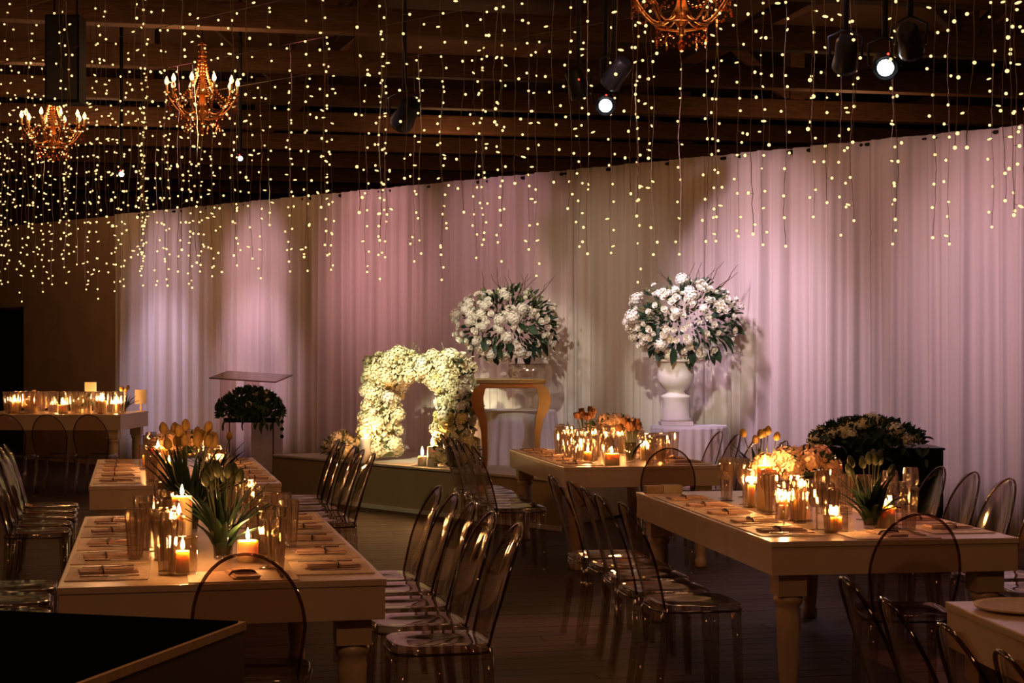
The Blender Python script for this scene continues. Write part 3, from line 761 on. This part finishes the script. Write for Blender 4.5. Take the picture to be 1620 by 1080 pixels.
def flower_heap(loc, label, rx, ry, rz, n, kinds, seed, leafm='leafl', nl=60, name='flower_heap', sc=1.0):
    t = thing(name, label, 'flowers', loc); rd = random.Random(seed); lf = []
    MB().ball((0, 0, rz * .35), (rx * .8, ry * .8, rz * .45), 12, 6).obj('moss_base', 'leaf', t)
    for k in range(n):
        d = rdir(rd); d.z = abs(d.z); p = Vector((d.x * rx, d.y * ry, .03 + d.z * rz * .9))
        kd = rd.choice(kinds); me = rd.choice(HYD[kd]) if (rd.random() < .35 or kd not in ROSES) else rd.choice(ROSES[kd])
        link('blossom', me, t, p, face(d + Vector((0, -.3, .2)), rd.uniform(0, 6)), rd.uniform(.7, 1.1) * sc)
    for k in range(nl):
        d = rdir(rd); d.z = abs(d.z); lf.append((Vector((d.x * rx, d.y * ry, .03 + d.z * rz * .8)), (d + rdir(rd) * .4).normalized()))
    if nl: foliage_stuff(t, lf, leafm, .10 * sc)
    return t
flower_heap((xy(548, 18.35), 18.35, .49), 'heap of white flowers on the stage left of the arch', .2, .2, .2, 26, ['white', 'cream'], 5)
flower_heap((xy(722, 16.66), 16.66, .49), 'heap of yellow flowers at the foot of the arch, right', .20, .16, .26, 26, ['yellow', 'cream'], 6)
candle((xy(578, 17.75), 17.75, .46), .055, .24, 'white pillar candle on the stage left of the arch', 'waxw', 3, group='stage candles')
candle((xy(684, 16.95), 16.95, .46), .05, .20, 'taller white candle on the stage inside the arch', 'waxw', 3, group='stage candles', fs=1.8)
candle((xy(668, 17.02), 17.02, .46), .045, .10, 'short white candle on the stage inside the arch', 'waxw', 2.5, group='stage candles', fs=1.8)

# clear lectern with green garland
DLc = 19.7
le = thing('clear_lectern', 'clear acrylic lectern with tilted top and white side panel', 'lectern', (xy(397, DLc), DLc, 0), R(-20))
MB().box((0, 0, 1.31), (.86, .42, .016), rx=.18, ry=.05).obj('reading_top', 'rim', le, bevel=.003)
MB().box((-.30, 0, .65), (.02, .34, 1.26)).obj('side_panel', 'acryl', le)
MB().box((0, .02, .70), (.02, .34, 1.18)).obj('centre_panel', 'acryl', le)
sp = MB().box((.22, -.02, .55), (.40, .02, .66)).obj('front_panel', 'frost', le)
for k in range(3): MB().lathe([(.022, 0), (.022, .01)], 14).obj('dark_dot', 'black', sp).location = (.42, -.031, .80 - k * .085)
for o in sp.children: o.rotation_euler = (PI / 2, 0, 0)
MB().box((0, 0, .02), (.80, .42, .03)).obj('base_plate', 'acryl', le, bevel=.004)
ga = flower_heap((xy(397, DLc - .3), DLc - .32, .84), 'dark green foliage garland across the front of the clear lectern', .33, .15, .34, 5, ['white'], 15, 'leaf', 520, 'foliage_garland', .95)
ga_r = random.Random(3)
for k in range(60):
    link('leaf', LEAF['d'], ga, (ga_r.uniform(-.36, .36), -.08, ga_r.uniform(-.06, .28)), facey((ga_r.uniform(-.6, .6), -.4, -1), ga_r.uniform(-1, 1)), ga_r.uniform(.6, 1.1))
MB().box((0, .05, -.02), (.62, .10, .05)).obj('garland_tray', 'black', ga)
MB().tube([(-.25, .05, -.02), (-.25, .05, -.86)], .008, 6).obj('tray_post', 'rim', ga); MB().tube([(.25, .05, -.02), (.25, .05, -.86)], .008, 6).obj('tray_post', 'rim', ga)

# black booth with garland
bo = thing('black_booth', 'black cloth covered booth table against the drape at right', 'booth', (xy(1386, 13), 13.1, 0))
MB().box((0, 0, .43), (.94, .55, .86)).obj('cloth_cover', 'black', bo, bevel=.01)
MB().box((.0, 0, .868), (.96, .57, .016)).obj('table_board', 'blackg', bo)
sc_ = thing('booth_screen', 'flat black screen standing above the dark garland on the booth', 'screen', (xy(1368, 13.2), 13.25, .876))
MB().box((0, 0, .14), (.27, .02, .17)).obj('screen_panel', 'blackg', sc_, bevel=.003); MB().box((0, .01, .015), (.03, .03, .05)).obj('stand', 'blackg', sc_); MB().box((0, 0, .004), (.14, .1, .008)).obj('foot', 'blackg', sc_)
gb = flower_heap((xy(1372, 12.95), 12.95, .878), 'dim garland of white roses and dark leaves on the black booth', .40, .17, .19, 50, ['white', 'cream'], 17, 'leaf', 420, 'booth_garland', .75)
for k in range(70):
    link('leaf', LEAF['d'], gb, (ga_r.uniform(-.42, .42), -.16 + ga_r.uniform(-.08, .0), ga_r.uniform(-.10, .14)), facey((ga_r.uniform(-.8, .8), -.5, ga_r.uniform(-.9, .3)), ga_r.uniform(-1, 1)), ga_r.uniform(.5, .9))

# tulips in vases
tul_head = MB().lathe([(.002, 0), (.018, .008), (.024, .025), (.021, .045), (.010, .060), (.002, .064)], 8).mesh('bloom', 'tulip', True)
tleaf = {}
def tulip_leaf(L, bend):
    m = MB(); n = 6
    for j in range(n + 1):
        q = j / n; w_ = .0135 * math.sin(PI * min(1, q * .9 + .12)) ** .8 + .001
        for i in (-1, 0, 1): m.v.append((i * w_, bend * q * q * L, L * q * (1 - .15 * bend * q) + abs(i) * .004))
    for j in range(n):
        for i in range(2): a = j * 3 + i; m.f.append((a, a + 1, a + 4, a + 3))
    return m.mesh('leaf', 'tleaf', True)
TL = [tulip_leaf(.30, .1), tulip_leaf(.34, .35), tulip_leaf(.26, .6)]
def bouquet(loc, label, vlabel, r=.05, hv=.14, hh=.40, nleaf=26, nb=6, spread=.42, seed=0, head='tulip', shape=None):
    v = thing('glass_vase', vlabel, 'vase', loc, 0, 'clear tapered vases')
    MB().lathe([(r * .7, .012), (r * .8, hv * .4), (r, hv), (r - .003, hv), (r * .8 - .003, hv * .4), (r * .7 - .003, .014)], 20, cap=False).obj('glass_wall', 'glass', v, True)
    MB().lathe([(r * .7, 0), (r * .72, .013), (r * .3, .014)], 20).obj('glass_base', 'glassrim', v, True)
    MB().tube([(r * math.cos(a / 20 * 2 * PI), r * math.sin(a / 20 * 2 * PI), hv) for a in range(21)], .0018, 4, False).obj('glass_rim', 'glassrim', v, True)
    t = thing('tulip_bouquet', label, 'flowers', Vector(loc) + Vector((0, 0, .016)), 0, 'bouquets in the vases')
    rd = random.Random(seed)
    for k in range(int(nleaf * 1.5)):
        a = rd.uniform(0, 2 * PI); rr = rd.uniform(0, r * .6); tl = rd.uniform(.02, spread * .8)
        me = rd.choice(TL); s = hh / .36 * rd.uniform(.7, 1.05)
        o = link('leaf', me, t, (rr * math.cos(a), rr * math.sin(a), .0), (Matrix.Rotation(a - PI / 2, 3, 'Z') @ Matrix.Rotation(-tl, 3, 'X')).to_euler(), (1.1, 1.1, s))
    for k in range(nb):
        a = 2 * PI * k / nb + rd.uniform(-.3, .3); tl = rd.uniform(.05, spread * .75); L = hh * (rd.uniform(.82, 1.0) if head in ('tulip', 'bud') else rd.uniform(.85, 1.05)); d = Vector((math.cos(a) * math.sin(tl), math.sin(a) * math.sin(tl), math.cos(tl)))
        s0 = Vector((math.cos(a) * r * .3, math.sin(a) * r * .3, .0))
        MB().tube([s0, s0 + d * L * .5 + Vector((0, 0, .005)), s0 + d * L], .003, 5).obj('stem', 'leafl', t, True)
        if head == 'tulip': link('bloom', tul_head, t, s0 + d * L, face(d), .9)
        elif head == 'bud': link('bloom', bud_head, t, s0 + d * L, face(d), 1.0)
        else: link('bloom', dry_head, t, s0 + d * L, face(d, rd.uniform(0, 3)), rd.uniform(.8, 1.2))
bud_head = MB().lathe([(.002, 0), (.014, .008), (.019, .025), (.016, .045), (.008, .060), (.002, .064)], 8).mesh('bloom', 'bud', True)
dm = MB()
for ring, (n_, L_, c_) in enumerate(((8, .055, 1.15), (7, .05, 1.35))):
    for k in range(n_): petal(dm, Matrix.Rotation(2 * PI * k / n_ + ring, 3, 'Z'), (0, 0, 0), L_, .022, c_)
dm.ball((0, 0, .02), (.016, .016, .022), 6, 4)
dry_head = dm.mesh('bloom', 'dry', True)
bouquet(P(353, 884, T1), 'dark tulip leaves in the front vase of the front left table', 'clear tapered vase with dark leaves, front left table, near end', .052, .14, .34, 30, 11, .30, 1, 'bud')
bouquet(P(300, 842, T1), 'tall bouquet with amber tulips towards the back of the front left table', 'clear vase of amber tulips towards the back of the front left table', .055, .15, .46, 34, 16, .34, 2)
bouquet(P(345, 770, T2), 'dark leafy tulip bouquet on the second left table', 'clear vase of dark leaves on the second left table', .05, .14, .30, 18, 3, .45, 3)
bouquet(P(998, 731, TB), 'dark bouquet of dried blooms at the front of the middle table', 'clear vase of dried blooms at the front of the middle table', .05, .15, .26, 4, 20, .42, 4, 'dry')
bouquet(P(928, 716, TB), 'amber dried bouquet at the left back of the middle table', 'clear vase of amber dried blooms at the back of the middle table', .05, .15, .30, 2, 16, .5, 5, 'dry')
bouquet(P(1206, 778, TC), 'tulips with orange heads at the back of the right table', 'clear vase of orange tulips at the back of the right table', .05, .14, .33, 22, 6, .42, 6)
bouquet(P(1378, 836, TC), 'spreading dark tulip leaves in the front vase of the right table', 'clear tapered vase with dark leaves, near end of the right table', .05, .14, .30, 30, 9, .52, 7, 'bud')
def bowl_heap(loc, label, rx, ry, n, kinds, seed, blabel, z=.10):
    v = thing('footed_bowl', blabel, 'bowl', loc, 0, 'low footed flower bowls')
    MB().lathe([(.05, 0), (.05, .006), (.012, .012), (.012, z - .05), (.05, z - .035), (.09, z - .005), (.088, z - .005), (.05, z - .03)], 20).obj('bowl_body', 'gold', v, True)
    MB().lathe([(.088, z - .008), (.093, z - .004), (.088, z)], 20, cap=False).obj('lip', 'gold', v, True)
    flower_heap(Vector(loc) + Vector((0, 0, z)), label, rx, ry, .10, n, kinds, seed, 'leaf', 40, 'hydrangea_centrepiece', .85)
bowl_heap(P(1262, 800, TC), 'low peach hydrangea centrepiece in the middle of the right table', .20, .14, 26, ['peach'], 31, 'low gold bowl under the peach hydrangeas, right table', .16)
bowl_heap(P(970, 708, TB), 'low peach flower centrepiece on the middle table', .20, .14, 20, ['peach'], 32, 'low gold bowl under the peach flowers, middle table', .12)
bowl_heap(T2.at(.6, 1.7), 'low peach flower centrepiece at the back of the second left table', .16, .14, 16, ['peach'], 33, 'low gold bowl on the second left table', .10)
# loose goblet seen alone and card box
put(gob0, at(1150, 792, .76), 0, 'tall goblet of pale wine standing apart at the left of the right table', (1.15, 1.15, 1.15))
for (t_, sd, lst) in ((T1, 'left of the candles', [(214, 884), (236, 872), (256, 886), (226, 858), (262, 862)]), (T1, 'right of the vase', [(412, 868), (436, 880), (458, 866), (424, 850), (446, 852)]),
                   (TB, 'left of the candles', [(884, 722), (898, 728), (914, 734)]), (TB, 'right of the dried blooms', [(1028, 736), (1052, 732), (1066, 724)])):
    for k, (px, py) in enumerate(lst):
        put(tum0, P(px, py, t_), k * 1.3, 'cut glass tumbler %s, %s, %s in its group' % (sd, t_.nm, od(k + 1)))
for k, (px, py) in enumerate([(1240, 834), (1292, 838), (1408, 812), (1441, 806), (1300, 812), (1176, 786)]):
    put(gob0, P(px, py, TC), k, 'wine goblet amid the centrepiece of the right table, %s from its left' % od([2, 3, 5, 6, 4, 1][k]), (1.0, 1.0, 1.05))
cb = thing('place_card_box', 'small walnut block with a cream card on the far left corner of the right table', 'box', TC.at(.14, TC.L - .09), TC.th)
MB().box((-.055, 0, .022), (.10, .09, .042)).obj('walnut_block', 'wood2', cb, bevel=.003); MB().box((.055, 0, .024), (.115, .09, .046)).obj('cream_card', 'card', cb, bevel=.003)

# far left head table cluster
rd = random.Random(44)
for k, (px, h, r) in enumerate([(8, .13, .05), (30, .16, .05), (52, .09, .04), (86, .10, .05), (108, .07, .05), (128, .12, .045), (150, .15, .05), (162, .10, .04)]):
    loc = T3.at(0, 0); a = .3 + (k % 3) * .25; b = W3 - (191 - px) / F * 19.8; candle(T3.at(b, a), r, h, 'glowing candle on the far left table, %s from the left' % od(k + 1), light=3.0, fs=1.7)
for k, px in enumerate([4, 16, 27, 40, 54, 66, 78, 92, 103, 116, 127, 139, 152, 166, 178]):
    b = W3 - (191 - px) / F * 19.8; put(tum0, T3.at(b, .16 + (k % 3) * .09), 0, 'cut glass tumbler on the far left table, %s from the left' % od(k + 1), (1.3, 1.3, 1.6))
bowl_heap(T3.at(W3 - .62, .55), 'pale yellow flower centrepiece on the far left table, near its right end', .18, .15, 16, ['cream'], 35, 'low gold bowl on the far left table, right one', .08)
bowl_heap(T3.at(W3 - 1.25, .55), 'peach flower centrepiece on the far left table, further left', .22, .15, 20, ['peach'], 36, 'low gold bowl on the far left table, left one', .08)
bouquet(T3.at(W3 - .14, .6), 'tulip bouquet standing near the right end of the far left table', 'clear vase at the right end of the far left table', .05, .12, .26, 18, 6, .4, 9)
for px, py, dd, lb in ((105, 616, 1.0, 'small cream menu card standing at the back of the far left table'), (197, 628, 1.05, 'pale menu card at the right end of the far left table')):
    c = thing('menu_card', lb, 'card', T3.at(W3 - (191 - px) / F * 20.5 + (-.1 if px > 190 else 0), dd))
    z = zz(py, 20.4) - .88
    MB().box((0, 0, z), (.14, .008, .17)).obj('card_sheet', 'card', c); MB().box((0, .01, z / 2 - .03), (.02, .02, max(.04, z - .02))).obj('card_stand', 'edge', c); MB().box((0, 0, .004), (.1, .06, .008)).obj('card_foot', 'edge', c)

# counter at the lower left
ct = thing('black_topped_counter', 'black topped counter with thin oak edge in the lower left corner', 'counter', (0, 0, 0))
zc = 1.0; c1 = at(390, 980, zc); c2 = at(-40, 961, zc); dA = (c2 - c1).normalized(); dB = Vector((-dA.y, dA.x, 0)); dB = dB if dB.y < 0 else -dB
c3 = c2 + dB * 1.3; c4 = c1 + dB * 1.3
def inset(k): 
    cc = (c1 + c2 + c3 + c4) / 4; return [tuple((c + (cc - c).normalized() * k).xy) for c in (c1, c2, c3, c4)]
MB().prism(inset(.006), 0, zc - .022).obj('body_panel', 'counter', ct)
MB().prism(inset(0), zc - .022, zc - .004).obj('oak_edging', 'edge', ct)
MB().prism(inset(.024), zc - .004, zc).obj('black_top', 'counter_top', ct)

# ---------------------------------------------------------------- chandeliers
def chandelier(loc, rad, label, drop):
    t = thing('crystal_chandelier', label, 'chandelier', loc, .2, 'crystal chandeliers')
    MB().lathe([(.01, -.34), (.03, -.32), (.02, -.28), (.06, -.22), (.09, -.16), (.05, -.10), (.03, 0), (.05, .08), (.03, .16), (.02, .30), (.035, .34), (.015, .44), (.05, .52), (.03, .58), (.008, .66)], 12).obj('central_column', 'brass', t, True)
    MB().tube([(0, 0, .65), (0, 0, drop)], .008, 5).obj('suspension_chain', 'blackg', t)
    n = 10; bead = []
    drops = MB(); strand = MB()
    for k in range(n):
        a = 2 * PI * k / n; ca, sa = math.cos(a), math.sin(a)
        pts = []
        for q in range(9):
            s = q / 8; r = rad * s; z = -.10 - .16 * math.sin(PI * s) + .10 * s * s
            pts.append((r * ca, r * sa, z))
        arm = MB().tube(pts, .009, 6); arm.lathe([(.012, 0), (.035, .012), (.038, .02), (.012, .02)], 8, (rad * ca, rad * sa, 0))
        ao = arm.obj('arm', 'brass', t, True)
        MB().lathe([(.013, .02), (.013, .10), (.010, .105)], 8, (rad * ca, rad * sa, 0)).obj('candle_sleeve', 'wax', ao, True)
        MB().lathe([(.006, .10), (.020, .118), (.026, .142), (.017, .172), (.003, .20)], 8, (rad * ca, rad * sa, 0)).obj('candle_bulb', 'bulb', ao, True)
        drops.ball((rad * ca, rad * sa, -.05), (.012, .012, .026), 5, 3); drops.ball((rad * .72 * ca, rad * .72 * sa, -.24), (.012, .012, .026), 5, 3)
        # bead swags from the crown to each arm, and between arms
        for q in range(20):
            s = q / 19; r = .04 + (rad * .80 - .04) * s ** 2.2; z = .58 - .66 * s ** .75 - .04 * math.sin(PI * s)
            strand.ball((r * ca, r * sa, z), .014, 4, 3)
        a2 = 2 * PI * (k + 1) / n
        for q in range(9):
            s = q / 8; aa = a + (a2 - a) * s; z = -.06 - .12 * math.sin(PI * s); strand.ball((rad * .97 * math.cos(aa), rad * .97 * math.sin(aa), z), .013, 4, 3)
            if q % 2 == 0: strand.ball((rad * .5 * math.cos(aa), rad * .5 * math.sin(aa), -.30 - .08 * math.sin(PI * s)), .013, 4, 3)
        drops.ball((rad * .5 * ca, rad * .5 * sa, -.40), (.013, .013, .032), 5, 3)
    stuff(strand.obj('bead_strands', 'crystal', t)); drops.ball((0, 0, -.42), (.03, .03, .05), 8, 5); stuff(drops.obj('crystal_drops', 'crystal', t))
    MB().lathe([(rad * .30, .0), (rad * .31, .012), (rad * .30, .024)], 20, cap=False).obj('upper_ring', 'brass', t, True)
    MB().lathe([(rad * .52, -.26), (rad * .53, -.25), (rad * .52, -.24)], 24, cap=False).obj('lower_ring', 'brass', t, True)
    lamp('chandelier_light', 'POINT', Vector(loc) + Vector((0, 0, .22)), 26, (1, .52, .22), .18)
    lamp('chandelier_light', 'POINT', Vector(loc) + Vector((0, 0, -.55)), 10, (1, .52, .22), .1)
chandelier((xy(320, 19.6), 19.6, zz(150, 19.6)), .40, 'crystal chandelier with candle bulbs hanging at the left, seen whole', 6.6 - zz(150, 19.6))
chandelier((xy(84, 22.4), 22.4, zz(200, 22.4)), .40, 'crystal chandelier at the far left below the black hanging speaker', 6.6 - zz(200, 22.4))
chandelier((xy(1078, 14.0), 14.0, zz(-8, 14.0)), .42, 'crystal chandelier cut off by the top edge, right of centre', 6.6 - zz(-8, 14.0))
# hanging speaker at left
d = 18.0; hs = thing('hanging_speaker', 'tall black speaker hanging from the roof above the far left chandelier', 'speaker', (xy(104, d), d, zz(165, d)))
MB().box((0, 0, .46), (.36, .30, .92)).obj('cabinet', 'black', hs, bevel=.01); MB().box((0, -.155, .46), (.32, .012, .86)).obj('grille', 'blackg', hs)
MB().tube([(-.12, 0, .92), (-.12, 0, 6.6 - zz(165, d))], .012, 6).obj('hanging_cable', 'blackg', hs); MB().tube([(.12, 0, .92), (.12, 0, 6.6 - zz(165, d))], .012, 6).obj('hanging_cable', 'blackg', hs)
# stage fixtures
def fixture(px, py, d, on, label, tgt, s=1.0, k=0):
    loc = Vector((xy(px, d), d, zz(py, d)))
    t = thing('stage_spotlight', label, 'spotlight', loc, 0, 'stage spotlights in the roof')
    q = (Vector(tgt) - loc).to_track_quat('-Z', 'Y').to_euler()
    b = MB().lathe([(.06, .20), (.085, .17), (.09, .0), (.10, -.05), (.10, -.09), (.09, -.09)], 16, cap=False).obj('housing', 'blackg', t, True); b.rotation_euler = q; b.scale = (s,) * 3
    l_ = MB().lathe([(.001, -.078), (.062, -.078), (.062, -.072)], 16).obj('lens', 'lens_on' if on else 'blackg', t); l_.rotation_euler = q; l_.scale = (s,) * 3
    c_ = MB().lathe([(.001, .2), (.06, .2)], 16, cap=False).obj('back_cap', 'blackg', t); c_.rotation_euler = q; c_.scale = (s,) * 3
    MB().tube([(-.12 * s, 0, 0), (-.13 * s, 0, .16 * s), (0, 0, .22 * s), (.13 * s, 0, .16 * s), (.12 * s, 0, 0)], .010, 6).obj('yoke', 'blackg', t, True)
    MB().tube([(0, 0, .22 * s), (0, 0, 6.6 - loc.z)], .022, 8).obj('drop_pole', 'blackg', t, True)
    e = MB().ball((.0, -.11 * s, .07 * s), .010, 5, 3).obj('indicator', 'red_led', t)
    return t
fixture(958, 165, 15.5, True, 'lit white spotlight hanging left of the top chandelier', (0.2, 5, .5), .95)
fixture(1400, 104, 11.6, True, 'brightest lit spotlight hanging at the upper right', (1.2, 3, .2), .9)
fixture(192, 275, 21.5, True, 'small lit spotlight low between the far left light strands', (-1.0, 6, 0), .5)
fixture(380, 250, 20.5, True, 'small lit spotlight right of the whole chandelier', (-.5, 6, 0), .45)
fixture(1338, 92, 12.3, False, 'dark spotlight just left of the brightest one', (2.8, 15.6, 1.5), .95)
fixture(915, 140, 15.8, False, 'dark spotlight just left of the lit one near the centre', (1.5, 16.5, 1.5), .95)
fixture(972, 122, 15.3, False, 'dark spotlight just above the lit one near the centre', (-1, 18, 1.5), 1.0)
fixture(640, 185, 17.0, False, 'dark spotlight hanging left of centre below a beam', (-3, 21, 1.5), 1.2)
fixture(1440, 70, 11.2, False, 'dark spotlight right of the brightest one', (4, 14.6, 1.5), .85)

# ---------------------------------------------------------------- fairy light strands
led_one = None
def strand_meshes(seed, L, br):
    rd = random.Random(seed); n = int(L / .11); pts = []
    x = y = 0
    for j in range(n * 2 + 1):
        z = -L * j / (n * 2); x = .012 * math.sin(z * 6 + seed) + rd.uniform(-.004, .004); y = .010 * math.cos(z * 5 + seed * 2) + rd.uniform(-.004, .004); pts.append(Vector((x, y, z)))
    wm = MB().tube(pts, .0022, 3, False); bm_ = MB(); z = -rd.uniform(.02, .1)
    while z > -L + .01:
        j = min(len(pts) - 1, int(-z / L * (len(pts) - 1))); p = pts[j]; a = rd.uniform(0, 2 * PI); off = Vector((math.cos(a), math.sin(a), rd.uniform(-.5, .5))) * rd.uniform(.012, .05)
        c = p + off; wm.tube([p, c], .0016, 3, False)
        bm_.ball(c, (br, br, br * 1.0), 6, 4, None) if rd.random() < .75 else bm_.ball(c, (br * .7, br * .7, br * 1.7), 6, 4, Vector(off).to_track_quat('Z', 'Y').to_matrix())
        z -= rd.uniform(.09, .24)
    bm_.ball(pts[-1], br, 6, 4)
    return wm.mesh('fairy_light_strand', 'wire'), bm_.mesh('led_bulbs', 'led', True)
ROWN = ['in the row nearest the drape', 'in the second row from the drape', 'in the third row from the drape', 'in the fourth row from the drape', 'in the fifth row from the drape', 'in the row nearest the camera']
rows = [(16.5, .31, .0120), (14.7, .46, .0115), (12.8, .50, .0105), (10.9, .56, .0095), (9.0, .60, .0085), (7.2, .60, .0075)]
ZT = 4.62
for r, (Y0, step, br) in enumerate(rows):
    var = [strand_meshes(100 * r + k, 2.22 + .05 * (k - 2.5) , br) for k in range(6)]
    def X_at(px): t = (px - 810) / F; return t * Y0 / (1 + .9544 * t)
    x = X_at(-30); xe = X_at(1650); xs = []
    rd = random.Random(900 + r)
    while x < xe:
        xs.append(x + rd.uniform(-.07, .07))
        if rd.random() < .12: xs.append(x + rd.uniform(.06, .13))
        x += step * (.62 if (xx_px := 810 + x / (Y0 - .9544 * x) * F) < 330 else 1.0)
    for k, xx in enumerate(sorted(xs)):
        wme, bme = rd.choice(var); Yr = Y0 - .9544 * xx
        o = link('fairy_light_strand', wme, None, (xx, Yr, ZT), (0, 0, rd.uniform(0, 6.28)), (1, 1, rd.uniform(.90, 1.03)))
        tag(o, 'fairy-light strand %s, %s from the left' % (ROWN[r], od(k + 1)), 'string lights', 'fairy-light strands hanging from the roof')
        stuff(link('led_bulbs', bme, o))
    x0, x1 = X_at(-30) - 1.5, X_at(1650) + 1.5
    s = MB().tube([(x0, Y0 - .9544 * x0, ZT + .005), (x1, Y0 - .9544 * x1, ZT + .005)], .004, 5)
    for q in range(5):
        xq = x0 + (x1 - x0) * q / 4; s.tube([(xq, Y0 - .9544 * xq, ZT), (xq, Y0 - .9544 * xq, 6.6)], .004, 4)
    tag(s.obj('support_wire', 'ring'), 'thin support wire carrying the fairy lights ' + ROWN[r], 'wire', 'support wires')
